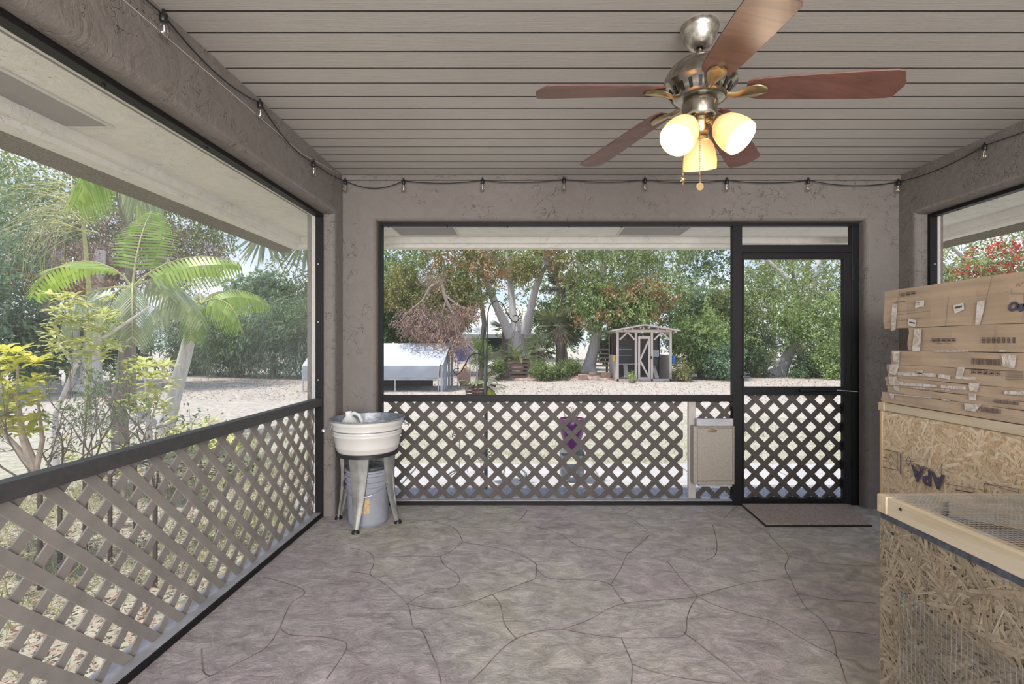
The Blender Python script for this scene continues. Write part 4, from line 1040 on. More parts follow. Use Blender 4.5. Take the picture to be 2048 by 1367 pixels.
# ================================================================== CARDBOARD BOXES
def carton(px_end, ztop, zbot, near, depth, label, tapes=(), X=2.0, tilt=0.0, seed=0, name='cardboard_box'):
    y1 = X*FPX/(px_end-CX)
    b = thing(name, (X+depth/2, (near+y1)/2, zbot), label, 'box', 'cardboard boxes stacked on the far crate')
    rr = random.Random(seed)
    # body with slightly bulging, dented sides
    mb = MB(); nx, ny, nz = 3, 22, 5; e = 0.0
    def P(i, j, k):
        x = X + depth*i/nx; y = near + (y1-near)*j/ny; z = zbot + 0.001 + (ztop-zbot-0.002)*k/nz
        if i == 0 and 0 < k < nz: x += 0.004*math.sin(j*1.3+seed)*math.sin(PI*k/nz) - 0.001
        if j == ny: y += 0.006*math.sin(i*2.0+k*1.1+seed) if 0 < k < nz else 0
        if k == nz and 0 < j < ny: z += 0.0015*math.sin(j*0.9+seed)
        return (x, y, z)
    def grid(fn, na, nb, flip=False):
        vs = [fn(a, c) for a in range(na+1) for c in range(nb+1)]
        fs = []
        for a in range(na):
            for c in range(nb):
                q = (a*(nb+1)+c, (a+1)*(nb+1)+c, (a+1)*(nb+1)+c+1, a*(nb+1)+c+1); fs.append(q[::-1] if flip else q)
        mb.add(vs, fs)
    grid(lambda a, c: P(0, a, c), ny, nz); grid(lambda a, c: P(nx, a, c), ny, nz, True)
    grid(lambda a, c: P(a, 0, c), nx, nz, True); grid(lambda a, c: P(a, ny, c), nx, nz)
    grid(lambda a, c: P(a, c, nz), nx, ny, False); grid(lambda a, c: P(a, c, 0), nx, ny, True)
    mb.build('carton', M['card'], b)
    # end flap seam and vertical creases
    cr = MB()
    for px in tapes:
        pass
    return b, y1
def decal(b, name, mat, pts, X, off):
    mb = MB(); P = [onx(px, py, X-off) for px, py in pts]; mb.add(P, [tuple(range(len(P)))]); return mb.build(name, mat, b)
def q1(cx_, cy_): return (1700+cx_*0.2634, 500+cy_*0.2634)
def decals(b, name, mat, polys, X, off=0.006):
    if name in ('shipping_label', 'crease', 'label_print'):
        for pl in polys: MB().add([onx(*q1(*p), X-off) for p in pl], [tuple(range(len(pl)))]).build(name, mat, b)
        return
    mb = MB()
    for pl in polys: mb.add([onx(*q1(*p), X-off) for p in pl], [tuple(range(len(pl)))])
    return mb.build(name, mat, b)
def rect_(x0, y0, x1, y1, sk=0.0): return [(x0, y0), (x1, y0+sk), (x1, y1+sk), (x0, y1)]
def icons(b, x0, y0, n, w, gap, sk, X, framed=False):
    P = []
    for i in range(n):
        x = x0+i*(w+gap); y = y0+sk*i
        t = 5 if framed else 3
        P += [rect_(x, y, x+w, y+t), rect_(x, y+w-t, x+w, y+w), rect_(x, y, x+t, y+w), rect_(x+w-t, y, x+w, y+w)]
        if framed:
            P += [rect_(x+w*0.25, y+w*0.3, x+w*0.75, y+w*0.45), rect_(x+w*0.35, y+w*0.6, x+w*0.65, y+w*0.8)]
        else:
            P += [[(x+w*0.2, y+w*0.75), (x+w*0.5, y+w*0.2), (x+w*0.8, y+w*0.75)], rect_(x+w*0.1, y+w*0.55, x+w*0.9, y+w*0.7)]
            P += [rect_(x+w*0.15, y+w*0.15, x+w*0.35, y+w*0.35), rect_(x+w*0.65, y+w*0.15, x+w*0.85, y+w*0.35)]
    decals(b, 'printed_symbols', M['ink'], P, X, 0.0068)
def barcode(b, x0, y0, x1, y1, sk, X, seed=1):
    r = random.Random(seed); P = []; x = x0
    while x < x1:
        w = r.choice((2, 3, 5, 7)); yy = y0+sk*(x-x0)
        P.append([(x, yy), (x+w, yy), (x+w, yy+(y1-y0)), (x, yy+(y1-y0))]); x += w + r.choice((2, 3, 4))
    decals(b, 'barcode', M['ink'], P, X, 0.0068)
def tape_poly(b, polys, X):
    r = random.Random(len(polys)*7+int(X*100))
    for pl in polys:
        P = [onx(*q1(*p), X-0.0072) for p in pl]; MB().add(P, [tuple(range(len(P)))]).build('packing_tape', M['tape'], b)
def creases(b, lst, X):
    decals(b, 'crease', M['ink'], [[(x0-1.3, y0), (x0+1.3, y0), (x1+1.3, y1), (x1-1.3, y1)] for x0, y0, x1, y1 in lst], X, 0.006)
X0 = 2.0
# heights of the interfaces (bottom to top)
Z = [ZF+0.003, 0.932, 0.968, 1.018, 1.088, 1.164, 1.283, 1.492]
b1, _ = carton(1764, Z[1], Z[0], 1.1, 0.52, 'flat cardboard box lying directly on the crate top batten, lowest of the stack', seed=1)
b2, _ = carton(1775, Z[2], Z[1], 1.15, 0.50, 'thin flat cardboard box, second from the bottom of the stack', seed=2)
b3, _ = carton(1771, Z[3], Z[2], 1.05, 0.52, 'flat cardboard box with a long taped lower edge, third from the bottom', seed=3)
b4, _ = carton(1774, Z[4], Z[3], 1.05, 0.50, 'taped cardboard box with five dark symbols, middle of the stack', seed=4)
b5, _ = carton(1782, Z[5], Z[4], 1.1, 0.48, 'plain flat cardboard box with a wide barcode, third from the top', seed=5)
b6, _ = carton(1817, Z[6], Z[5], 1.1, 0.50, 'cardboard box with two rows of symbols, directly under the topmost box', seed=6)
b7, _ = carton(1769, Z[7], Z[6], 1.0, 0.50, 'largest cardboard box with white labels, topmost of the stack', seed=7)
# topmost box
text_mesh('Outs', 0.046, (onx(2013, 614.5, X0-0.0068) + Vector((0, -0.052, 0)), Vector((0, -1, 0)), Vector((0, 0, 1)), (-1, 0, 0)), M['inkblue'], 'printed_name', b7, bold=0.004, shear=0.25)
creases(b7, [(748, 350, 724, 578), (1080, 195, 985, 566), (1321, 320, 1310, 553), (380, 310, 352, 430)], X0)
icons(b7, 385, 322, 3, 30, 10, -6, X0)
decals(b7, 'shipping_label', M['label'], [[(500, 390), (565, 378), (560, 428), (492, 438)], [(783, 418), (860, 398), (868, 448), (793, 484)], [(445, 518), (503, 532), (494, 583), (436, 570)]], X0, 0.0074)
decals(b7, 'label_print', M['inkblue'], [rect_(505, 398, 530, 402), rect_(505, 410, 528, 413), [(795, 430), (850, 418), (851, 432), (797, 446)], [(450, 540), (495, 550), (493, 560), (449, 550)]], X0, 0.0078)
tape_poly(b7, [[(320, 412), (360, 408), (345, 605), (310, 612)], [(965, 392), (1025, 380), (1018, 445), (985, 566), (950, 566)]], X0)
decals(b7, 'printed_lines', M['ink'], [[(280, 470), (495, 456), (495, 458), (280, 472)], [(360, 490), (610, 458), (610, 460), (360, 492)], [(280, 545), (545, 514), (545, 516), (280, 547)], [(420, 385), (335, 395), (335, 400), (420, 390)]], X0, 0.0066)
decals(b7, 'printed_symbols', M['ink'], [[(1258, 275), (1275, 250), (1295, 275), (1290, 275), (1275, 256), (1263, 275)], [(1297, 262), (1310, 240), (1321, 250), (1310, 246), (1301, 262)], rect_(1222, 330, 1321, 332), rect_(1222, 290, 1224, 330)], X0, 0.0068)
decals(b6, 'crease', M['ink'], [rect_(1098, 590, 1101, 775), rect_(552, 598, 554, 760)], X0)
icons(b6, 620, 668, 5, 29, 9, 0, X0); icons(b6, 1000, 662, 7, 20, 19, 0, X0, True); icons(b6, 1000, 684, 7, 20, 19, 0, X0, True)
decals(b6, 'printed_lines', M['ink'], [rect_(660, 706, 700, 709), rect_(710, 706, 765, 708)], X0, 0.0068)
tape_poly(b6, [[(490, 600), (545, 598), (530, 765), (468, 768)], [(640, 762), (900, 760), (900, 770), (640, 773)], [(1130, 760), (1180, 757), (1180, 770), (1130, 773)]], X0)
barcode(b5, 920, 818, 1135, 866, 0.045, X0, 3)
tape_poly(b5, [[(320, 768), (380, 765), (372, 852), (330, 850)], [(1150, 788), (1265, 795), (1250, 895), (1160, 885)]], X0)
icons(b4, 920, 905, 5, 34, 12, 3, X0)
decals(b4, 'printed_lines', M['ink'], [rect_(1180, y, 1315, y+4, 5) for y in (925, 942, 958, 975)], X0, 0.0068)
tape_poly(b4, [[(300, 868), (372, 862), (355, 950), (300, 940)], [(360, 925), (650, 935), (650, 962), (360, 950)], [(670, 940), (765, 950), (760, 982), (672, 966)], [(815, 888), (872, 888), (855, 960), (960, 965), (950, 985), (800, 975)], [(500, 905), (560, 912), (545, 940), (510, 935)]], X0)
tape_poly(b3, [[(290, 962), (350, 960), (370, 1000), (660, 1022), (660, 1042), (380, 1025), (300, 1020)], [(690, 1025), (880, 1035), (880, 1060), (690, 1045)], [(900, 1008), (985, 1008), (970, 1075), (905, 1068)], [(1170, 1068), (1321, 1072), (1321, 1100), (1170, 1092)]], X0)
barcode(b2, 1090, 1130, 1280, 1158, 0.10, X0, 6)
tape_poly(b2, [[(330, 1030), (375, 1035), (370, 1065), (335, 1062)], [(450, 1036), (760, 1060), (760, 1066), (450, 1044)], [(900, 1085), (960, 1090), (955, 1140), (905, 1135)]], X0)
barcode(b1, 990, 1188, 1148, 1225, 0.12, X0, 8)
tape_poly(b1, [[(300, 1088), (335, 1092), (330, 1140), (305, 1120)], [(340, 1090), (620, 1118), (620, 1124), (340, 1098)], [(865, 1160), (1000, 1170), (950, 1225), (875, 1215)], [(690, 1125), (760, 1135), (755, 1145), (700, 1140)]], X0)

# ================================================================== OUTDOORS
GZ = -0.10
def G(px, py, z=GZ): return flo(px, py, z)
# ground: one gently uneven sheet
gm = MB(); xs = [-60, -40, -28] + [x*1.5 for x in range(-14, 21)] + [38, 50, 70]; ys = [-12, -6, 0, 3.8, 5.3] + [6.5+1.5*i for i in range(16)] + [34, 45, 70, 110]
vs = []; fs = []
rnd = random.Random(2)
for yy in ys:
    for xx in xs:
        zz = GZ + (0 if (yy < 6 and -4 < xx < 6) else rnd.uniform(-0.02, 0.02)) + (0.0 if yy < 22 else min(0.25, (yy-22)*0.03))
        vs.append((xx, yy, zz - (0.005 if yy < 6 else 0)))
nx = len(xs)
for i in range(len(ys)-1):
    for j in range(nx-1): fs.append((i*nx+j, i*nx+j+1, (i+1)*nx+j+1, (i+1)*nx+j))
gm.add(vs, fs); g_ = gm.build('ground', M['ground'], smooth=True, angle=80); tag(g_, kind='structure')
tag(MB().box(-1.9, 3.6, 3.79, 4.44, GZ-0.03, GZ+0.012).build('gravel_strip', M['gravel']), kind='structure')
pv = MB()
for i in range(-2, 7):
    x0 = i*0.92-0.2; pv.box(x0, x0+0.905, 4.44, 5.22 + 0.02*((i*7) % 3), GZ-0.04, GZ+0.018)
tag(pv.build('path', M['paver'], bevel=0.006), kind='structure')

# ---------------------------------------------------------------- foliage helpers (numpy)
def unit(v): return v/np.maximum(np.linalg.norm(v, axis=-1, keepdims=True), 1e-9)
def leaf_quads(P, D, Nn, L_, W_, rng):
    """P centres, D leaf direction, Nn leaf normal; returns (n,4,3)"""
    T = unit(np.cross(Nn, D)); L_ = L_[:, None]; W_ = W_[:, None]
    return np.stack([P - D*L_/2, P + T*W_/2 + D*L_*0.05, P + D*L_/2, P - T*W_/2 + D*L_*0.05], axis=1)
def cloud(blobs, n, size, rng, per=14, twig=0.30, elong=2.4, droop=0.25, shell=0.6):
    """leaves gathered in sprays on twigs inside ellipsoids; blob = (x,y,z, rx,ry,rz)"""
    B = np.array(blobs, float); vol = (B[:,3]*B[:,4]*B[:,5])**(2/3.0); pr = vol/vol.sum()
    nt_ = max(1, n//per); k = rng.choice(len(B), nt_, p=pr)
    u = unit(rng.normal(size=(nt_, 3))); r = rng.random(nt_)**(1/3.0); r = shell + (1-shell)*r if shell < 1 else r
    r = np.where(rng.random(nt_) < 0.25, rng.random(nt_)**0.5, r)
    lump = 1.0 + 0.16*np.sin(u[:,0]*5+k)+0.14*np.sin(u[:,2]*7+k*2)
    c = B[k,:3] + u*B[k,3:]*(r*lump)[:,None]
    d = unit(u + rng.normal(size=(nt_,3))*0.7 + np.array([0,0,-droop]))
    t = rng.random((nt_, per)); base = c[:,None,:] + d[:,None,:]*(t[...,None]*twig)
    P = (base + rng.normal(size=(nt_, per, 3))*twig*0.17).reshape(-1, 3)
    D = unit((d[:,None,:] + rng.normal(size=(nt_, per, 3))*0.8 + np.array([0,0,-droop])).reshape(-1, 3))
    Nn = unit(rng.normal(size=P.shape)*0.8 + np.array([0,-0.15,0.75]))
    m = len(P); L_ = size*(0.7+0.6*rng.random(m)); return leaf_quads(P, D, Nn, L_, L_/elong, rng)
def shrub(name, label, cat, blobs, n, size, mat, seed, group=None, extra=None, stems=None, barkm='barkdark', **kw):
    rng = np.random.default_rng(seed)
    bl = np.array(blobs, float); lo = bl[:,:3].mean(0)
    t = thing(name, (lo[0], lo[1], GZ), label, cat, group)
    quads_object('foliage', cloud(blobs, n, size, rng, **kw), 4, M[mat], t)
    if extra:
        for (nm, m2, n2, sz, kk) in extra:
            quads_object(nm, cloud(kk.pop('blobs', blobs), n2, sz, rng, **kk), 4, M[m2], t)
    if stems:
        mb = MB()
        for pts, r in stems: mb.tube(pts, r, 9)
        mb.build('trunk', M[barkm], t, smooth=True)
    return t
def wb(px, py, D, rx, rz, ry=None):      # blob given where it shows in the photo, sizes in px
    p = W(px, py, D); k = D/FPX; return (p.x, p.y, p.z, rx*k, (ry if ry else max(rx, rz)*0.9)*k, rz*k)

# ---------------------------------------------------------------- far tree line
def line_tree(px, D, topy, wpx, label, mat, seed, n=9000, size=0.19, base=700, grp=None, extra=None):
    r = random.Random(seed); bl = []
    h = base-topy
    for i in range(7):
        bl.append(wb(px + r.uniform(-0.38, 0.38)*wpx, topy + h*(0.12+0.76*i/6), D+r.uniform(-1, 1), wpx*r.uniform(0.30, 0.46), h*r.uniform(0.13, 0.22)))
    a = G(px, 0+CY+1.3*FPX/D); trunk = [((a.x, D, GZ), (a.x+r.uniform(-.4, .4), D, 2.5), (a.x+r.uniform(-.8, .8), D, W(px, topy+h*0.3, D).z))]
    return shrub('tree', label, 'tree', bl, n, size, mat, seed, stems=[(trunk[0], [0.22, 0.17, 0.08])], extra=extra, twig=0.5, group=grp)
far = [(640, 29, 400, 150, 'l_mid', 'tall green tree behind the left end of the grey tarp shelter'),
       (800, 30, 470, 170, 'l_dark', 'dark tree rising behind the grey tarp shelter beyond the dead branches'),
       (1130, 31, 430, 190, 'l_mid', 'distant tree between the forked pale tree and the leaning trunk'),
       (1300, 30, 400, 190, 'l_mid', 'tall tree directly behind the chicken coop roof'),
       (1455, 29, 410, 170, 'l_dark', 'dark green tree behind the mullion beside the screen door'),
       (1600, 30, 430, 190, 'l_mid', 'tall airy tree filling the top of the screen door'),
       (1760, 28, 380, 200, 'l_mid', 'tall tree behind the wall right of the screen door'),
       (960, 32, 440, 180, 'l_olive', 'olive toned far tree behind the white roofed house')]
for i, (px, D, ty, wd, mt_, lb) in enumerate(far):
    line_tree(px, D, ty, wd, lb, mt_, 100+i, n=9500, size=0.20, base=(600 if i == 7 else 720), grp='far trees beyond the yard')

# ---------------------------------------------------------------- forked pale tree and leaning tree
D1 = 21.0
def wpt(px, py, D): return W(px, py, D)
t = thing('tree', (W(1040, 0, D1).x, D1, GZ), 'big pale forked tree with three thick limbs and rusty tinged leaves', 'tree')
tr = MB()
tr.tube([wpt(1040, 752, D1), wpt(1040, 720, D1), wpt(1037, 690, D1), wpt(1030, 662, D1)], [0.36, 0.27, 0.27, 0.34], 14)
tr.tube([wpt(1022, 672, D1), wpt(1006, 640, D1-.2), wpt(992, 610, D1-.3), wpt(980, 580, D1-.4), wpt(968, 555, D1-.5), wpt(940, 520, D1-.9)], [0.26, 0.18, 0.16, 0.14, 0.11, 0.06], 12)
tr.tube([wpt(1036, 668, D1), wpt(1026, 625, D1+.3), wpt(1022, 580, D1+.5), wpt(1018, 530, D1+.7), wpt(1010, 470, D1+.9)], [0.22, 0.15, 0.14, 0.12, 0.10], 12)
tr.tube([wpt(1048, 668, D1), wpt(1060, 625, D1-.1), wpt(1070, 580, D1-.2), wpt(1082, 545, D1-.3), wpt(1092, 515, D1-.4), wpt(1094, 460, D1-.5)], [0.26, 0.17, 0.15, 0.14, 0.13, 0.10], 12)
tr.tube([wpt(1084, 540, D1-.3), wpt(1105, 520, D1-.8), wpt(1130, 500, D1-1)], [0.13, 0.09, 0.05], 8)
tr.tube([wpt(1020, 560, D1+.4), wpt(1000, 530, D1), wpt(975, 505, D1-.6)], [0.10, 0.08, 0.04], 8)
tr.build('trunk', M['bark'], t, smooth=True)
rng = np.random.default_rng(7)
bl = [wb(840, 545, D1-1, 62, 38), wb(900, 520, D1-1.5, 55, 46), wb(925, 580, D1-1.2, 55, 42), wb(960, 510, D1-1, 48, 36), wb(900, 625, D1-1, 50, 30), wb(1050, 510, D1-.6, 34, 30), wb(1130, 505, D1-1, 60, 38), wb(1000, 450, D1, 120, 36), wb(1160, 450, D1, 100, 30), wb(860, 450, D1, 100, 40), wb(790, 520, D1-.8, 40, 26)]
quads_object('foliage', cloud(bl, 21000, 0.135, rng, twig=0.45), 4, M['l_mid'], t)
bl2 = [wb(945, 512, D1-2, 42, 20), wb(985, 540, D1-1.8, 24, 26), wb(1115, 515, D1-1.6, 30, 18), wb(880, 510, D1-2, 30, 18), wb(1160, 600, D1-1.5, 20, 14), wb(1145, 545, D1-1.6, 30, 16)]
quads_object('rusty_leaves', cloud(bl2, 3200, 0.13, rng, twig=0.4), 4, M['l_rust'], t)
quads_object('olive_leaves', cloud([wb(800, 580, D1-1, 42, 40), wb(900, 600, D1-1.4, 60, 40), wb(1045, 540, D1-1, 24, 20)], 16000, 0.13, rng, twig=0.4), 4, M['l_olive'], t)

D2 = 19.6
t = thing('tree', (W(1178, 0, D2).x, D2, GZ), 'tree with a thick leaning grey trunk and flared roots left of the chicken coop', 'tree')
tr = MB()
tr.tube([wpt(1172, 762, D2), wpt(1176, 742, D2), wpt(1182, 718, D2), wpt(1190, 685, D2), wpt(1197, 650, D2), wpt(1203, 610, D2), wpt(1205, 560, D2), wpt(1208, 500, D2), wpt(1215, 440, D2)], [0.50, 0.30, 0.23, 0.20, 0.18, 0.17, 0.15, 0.13, 0.1], 14)
tr.tube([wpt(1172, 742, D2-.2), wpt(1158, 750, D2-.6), wpt(1135, 754, D2-.9), wpt(1100, 757, D2-1.1)], [0.24, 0.15, 0.09, 0.03], 9)
tr.tube([wpt(1182, 740, D2-.2), wpt(1190, 750, D2-.7), wpt(1200, 758, D2-1)], [0.22, 0.12, 0.03], 9)
tr.tube([wpt(1202, 600, D2), wpt(1180, 560, D2-.5), wpt(1150, 520, D2-1)], [0.12, 0.09, 0.05], 8)
tr.tube([wpt(1203, 605, D2), wpt(1240, 575, D2-.6), wpt(1290, 560, D2-1.2)], [0.12, 0.08, 0.03], 8)
tb2 = tr.build('trunk', M['bark'], t, smooth=True)
MB().blob(wpt(1197, 650, D2-0.20), 0.10, 12, 8, (1, 0.6, 1)).build('knot_hole', M['black'], tb2, smooth=True)
bl = [wb(1215, 540, D2-.8, 80, 40), wb(1170, 600, D2-1, 48, 32), wb(1245, 600, D2-1.2, 60, 38), wb(1300, 590, D2-1, 60, 40), wb(1220, 635, D2-1.2, 52, 24), wb(1285, 545, D2, 70, 40), wb(1200, 480, D2, 110, 32), wb(1330, 490, D2, 80, 36), wb(1340, 610, D2-.6, 44, 40), wb(1160, 560, D2-.5, 34, 30)]
quads_object('foliage', cloud(bl, 21000, 0.125, rng, twig=0.42, droop=0.6), 4, M['l_mid'], t)
quads_object('fresh_leaves', cloud([wb(1240, 615, D2-1.6, 60, 34), wb(1185, 595, D2-1.4, 34, 22), wb(1300, 600, D2-1.4, 40, 26)], 6000, 0.12, rng, twig=0.4, droop=0.8), 4, M['l_fresh'], t)
quads_object('rusty_leaves', cloud([wb(1225, 625, D2-2, 26, 11), wb(1300, 575, D2-1.9, 30, 16), wb(1240, 585, D2-2, 24, 12), wb(1160, 640, D2-1.8, 14, 8), wb(1295, 630, D2-1.8, 14, 8), wb(1330, 600, D2-1.8, 16, 10)], 2200, 0.12, rng, twig=0.35), 4, M['l_rust'], t)

# leaning small tree seen through the screen door
D3 = 20.5
t = thing('tree', (W(1565, 0, D3).x, D3, GZ), 'leaning tree with ridged pale trunk seen through the screen door', 'tree')
tr = MB()
tr.tube([wpt(1548, 756, D3), wpt(1560, 742, D3), wpt(1570, 722, D3), wpt(1586, 690, D3), wpt(1604, 650, D3), wpt(1620, 590, D3), wpt(1640, 520, D3)], [0.5, 0.30, 0.24, 0.19, 0.15, 0.12, 0.08], 12)
tr.tube([wpt(1572, 716, D3), wpt(1568, 735, D3-.3), wpt(1572, 756, D3-.5)], [0.15, 0.14, 0.12], 8)
tr.tube([wpt(1575, 560, D3), wpt(1545, 530, D3), wpt(1500, 490, D3)], [0.12, 0.09, 0.06], 8)
tr.build('trunk', M['bark'], t, smooth=True)
bl = [wb(1500, 600, D3, 50, 50), wb(1540, 640, D3-.5, 60, 46), wb(1600, 610, D3, 60, 46), wb(1660, 620, D3-.4, 60, 60), wb(1640, 680, D3-.6, 60, 40), wb(1690, 700, D3-.8, 40, 40), wb(1560, 560, D3, 60, 30), wb(1680, 550, D3, 40, 40), wb(1500, 545, D3, 26, 30), wb(1610, 500, D3+1, 70, 18)]
quads_object('foliage', cloud(bl, 22000, 0.12, rng, twig=0.4), 4, M['l_mid'], t)
quads_object('fresh_leaves', cloud([wb(1640, 640, D3-1.4, 60, 44), wb(1570, 640, D3-1.2, 40, 36), wb(1660, 700, D3-1.4, 40, 30), wb(1500, 690, D3-1, 26, 30)], 8000, 0.11, rng, twig=0.36), 4, M['l_fresh'], t)
# skirted palm beside it
def drypalm():
    t = thing('fan_palm', (W(1527, 0, D3-1).x, D3-1, GZ), 'small fan palm with a dry straw coloured skirt seen through the screen door', 'palm')
    p = W(1527, 695, D3-1); rng = np.random.default_rng(3)
    n = 240; a = rng.uniform(-0.95, 0.95, n); D = np.stack([np.sin(a)*0.8, rng.normal(size=n)*0.3-0.3, -np.cos(a)], 1); D = unit(D)
    P = np.array(p) + D*0.34; quads_object('dry_skirt', leaf_quads(P, D, unit(rng.normal(size=(n,3))+[0,-1,0]), np.full(n, 0.68), np.full(n, 0.035), rng), 4, M['l_palmdry'], t)
    MB().tube([(p.x, p.y, GZ), (p.x, p.y, p.z)], [0.16, 0.10], 8).build('trunk', M['barkdark'], t, smooth=True)
    n = 200; a = rng.uniform(-2.2, 2.2, n); D = unit(np.stack([np.sin(a), rng.normal(size=n)*0.3-0.1, np.cos(a)*0.7], 1)); P = np.array(p)+D*0.35+[0, 0, 0.1]
    quads_object('green_blades', leaf_quads(P, D, unit(rng.normal(size=(n,3))+[0,-1,0.3]), np.full(n, 0.7), np.full(n, 0.045), rng), 4, M['l_palmdark'], t)
drypalm()

# ---------------------------------------------------------------- dense shrubs
def bush(px, py, D, rx, rz, label, mat, n, size, seed, extra=None, cat='shrub', name='shrub', **kw):
    r = random.Random(seed); bl = [wb(px, py, D, rx*0.8, rz*0.85)]
    for i in range(7): bl.append(wb(px+r.uniform(-0.6, 0.6)*rx, py+r.uniform(-0.5, 0.55)*rz, D-r.uniform(0, 0.7), rx*r.uniform(0.32, 0.5), rz*r.uniform(0.3, 0.45)))
    a = W(px, py, D)
    return shrub(name, label, cat, bl, n, size, mat, seed, extra=extra, stems=[([(a.x, D, GZ-0.05), (a.x+0.1, D, a.z)], [0.12, 0.07])], **kw)
bush(1400, 690, 18.6, 62, 66, 'dense fresh green shrub immediately right of the chicken coop', 'l_fresh', 13000, 0.115, 31)
bush(1455, 640, 20.5, 50, 80, 'tall green shrub left of the mullion behind the fresh green one', 'l_mid', 9000, 0.12, 32)
bush(1380, 610, 21.5, 60, 60, 'bluish green shrub rising behind the coop roof on the right', 'l_blue', 9000, 0.12, 33)
bush(1440, 720, 18.0, 48, 34, 'low blue green shrub reaching the mulch left of the mullion', 'l_blue', 7000, 0.10, 34)
bush(1510, 715, 19.5, 34, 38, 'dark low shrub at the left edge of the screen door view', 'l_dark', 5000, 0.10, 35)
bush(1610, 735, 19.2, 30, 22, 'low dark shrub right of the leaning trunk in the screen door', 'l_dark', 3200, 0.10, 36)
bush(1668, 720, 18.6, 40, 40, 'leafy green shrub at the right edge of the screen door view', 'l_fresh', 7000, 0.10, 37)
bush(1362, 742, 17.2, 16, 16, 'small brownish shrub at the foot of the coop right corner', 'l_olive', 1200, 0.08, 38)
bush(1120, 640, 24.0, 62, 56, 'dark shrub filling the background behind the fan palms', 'l_dark', 8000, 0.14, 47)
bush(800, 640, 21.0, 70, 56, 'deep green shrub behind the ridge of the grey tarp shelter', 'l_dark', 9000, 0.13, 39)
bush(880, 655, 22.0, 60, 50, 'dark green shrub behind the dead brown branches', 'l_dark', 7000, 0.13, 40)
bush(1235, 680, 21.5, 46, 50, 'dark shrub filling the gap between leaning trunk and coop', 'l_dark', 6000, 0.12, 41)
bush(1262, 752, 16.2, 13, 7, 'tiny low green plant at the coop left corner', 'l_fresh', 500, 0.05, 42, cat='plant', name='plant', twig=0.12)
# hedge along the left side of the yard
hd = [(395, 665, 21, 62, 84), (470, 672, 20, 64, 80), (545, 668, 19.5, 68, 86), (620, 672, 19, 62, 84), (690, 672, 20, 62, 84)]
for i, (px, py, D, rx, rz) in enumerate(hd):
    lab = ['dark hedge shrub behind the pale palm trunk', 'rounded dark hedge shrub, second along the left hedge', 'feathery dark hedge shrub below the open sky gap', 'dark hedge shrub at the right edge of the left screen', 'dark hedge shrub hidden mostly behind the corner pier'][i]
    bush(px, py, D, rx, rz, lab, 'l_dark', 9500, 0.16, 60+i, elong=4.5, droop=0.7, twig=0.6,
         extra=[('pale_fronds', 'l_blue', 2600, 0.26, dict(elong=7, droop=0.9, twig=0.7, shell=0.9))])
bush(505, 575, 26, 60, 34, 'rounded pale green tree top against the sky left of the pier', 'l_blue', 6500, 0.16, 70, cat='tree', name='tree')
bush(590, 605, 27, 70, 40, 'broad green tree top behind the hedge below the sky gap', 'l_dark', 6500, 0.18, 71, cat='tree', name='tree')

# ---------------------------------------------------------------- fan palms behind the bed
def fan_palm(px, py, D, R_, label, seed, nfan=10, mat='l_palmdark', trunk=True, spread=1.0, dry=True, down=None):
    rng = np.random.default_rng(seed); p = np.array(W(px, py, D)); k = D/FPX; R_ = R_*k
    t = thing('fan_palm', (p[0], D, GZ), label, 'palm', None); Q = []; st_ = MB()
    for i in range(nfan):
        a = rng.uniform(0, 2*PI); el = rng.uniform(-0.5, 1.2); d = np.array([math.cos(a)*math.cos(el), math.sin(a)*math.cos(el)*0.8-0.2, math.sin(el)]); d /= np.linalg.norm(d)
        hub = p + d*R_*rng.uniform(0.35, 0.6); st_.tube([p, hub], [0.02, 0.012], 5)
        side = unit(np.cross(d, [0.1, 0.2, 1.0])[None])[0]; m = 34
        ang = np.linspace(-2.1, 2.1, m); D_ = np.cos(ang)[:,None]*d + np.sin(ang)[:,None]*side; D_ = unit(D_ + np.array([0,0,-0.22]) + rng.normal(size=(m,3))*0.05)
        L_ = R_*(0.62+0.1*rng.random(m))*(0.75+0.25*np.cos(ang)); nn = unit(np.cross(d, side)[None] + rng.normal(size=(m,3))*0.3)
        Q.append(leaf_quads(hub + D_*L_[:,None]/2, D_, nn, L_, np.full(m, 0.035+R_*0.02), rng))
    quads_object('fan_leaves', np.concatenate(Q), 4, M[mat], t); st_.build('leaf_stalks', M['twig'], t)
    if trunk: MB().tube([(p[0], D, GZ-0.05), (p[0]+0.05, D, p[2])], [0.17, 0.14], 10).build('trunk', M['barkdark'], t, smooth=True)
    if dry:
        n = 60; a = rng.uniform(-1.2, 1.2, n); Dd = unit(np.stack([np.sin(a)*0.7, rng.normal(size=n)*0.3-0.2, -np.cos(a)], 1))
        quads_object('dry_fronds', leaf_quads(p+Dd*R_*(0.15+0.35*rng.random(n))[:,None], Dd, unit(rng.normal(size=(n,3))), R_*(0.4+0.5*rng.random(n)), np.full(n, 0.045), rng), 4, M['l_palmdry'], t)
fan_palm(1122, 575, 20.6, 42, 'upright fan palm right of the forked tree, higher of the two', 1, 12, dry=False)
fan_palm(1118, 655, 19.4, 56, 'large fan palm with drooping blades left of the leaning trunk', 2, 15)
fan_palm(1080, 700, 18.6, 34, 'low fan palm with pale dry fronds below the forked tree', 3, 9)
fan_palm(1008, 655, 22.4, 26, 'small fan palm partly hidden behind the forked trunk', 4, 7, dry=False)

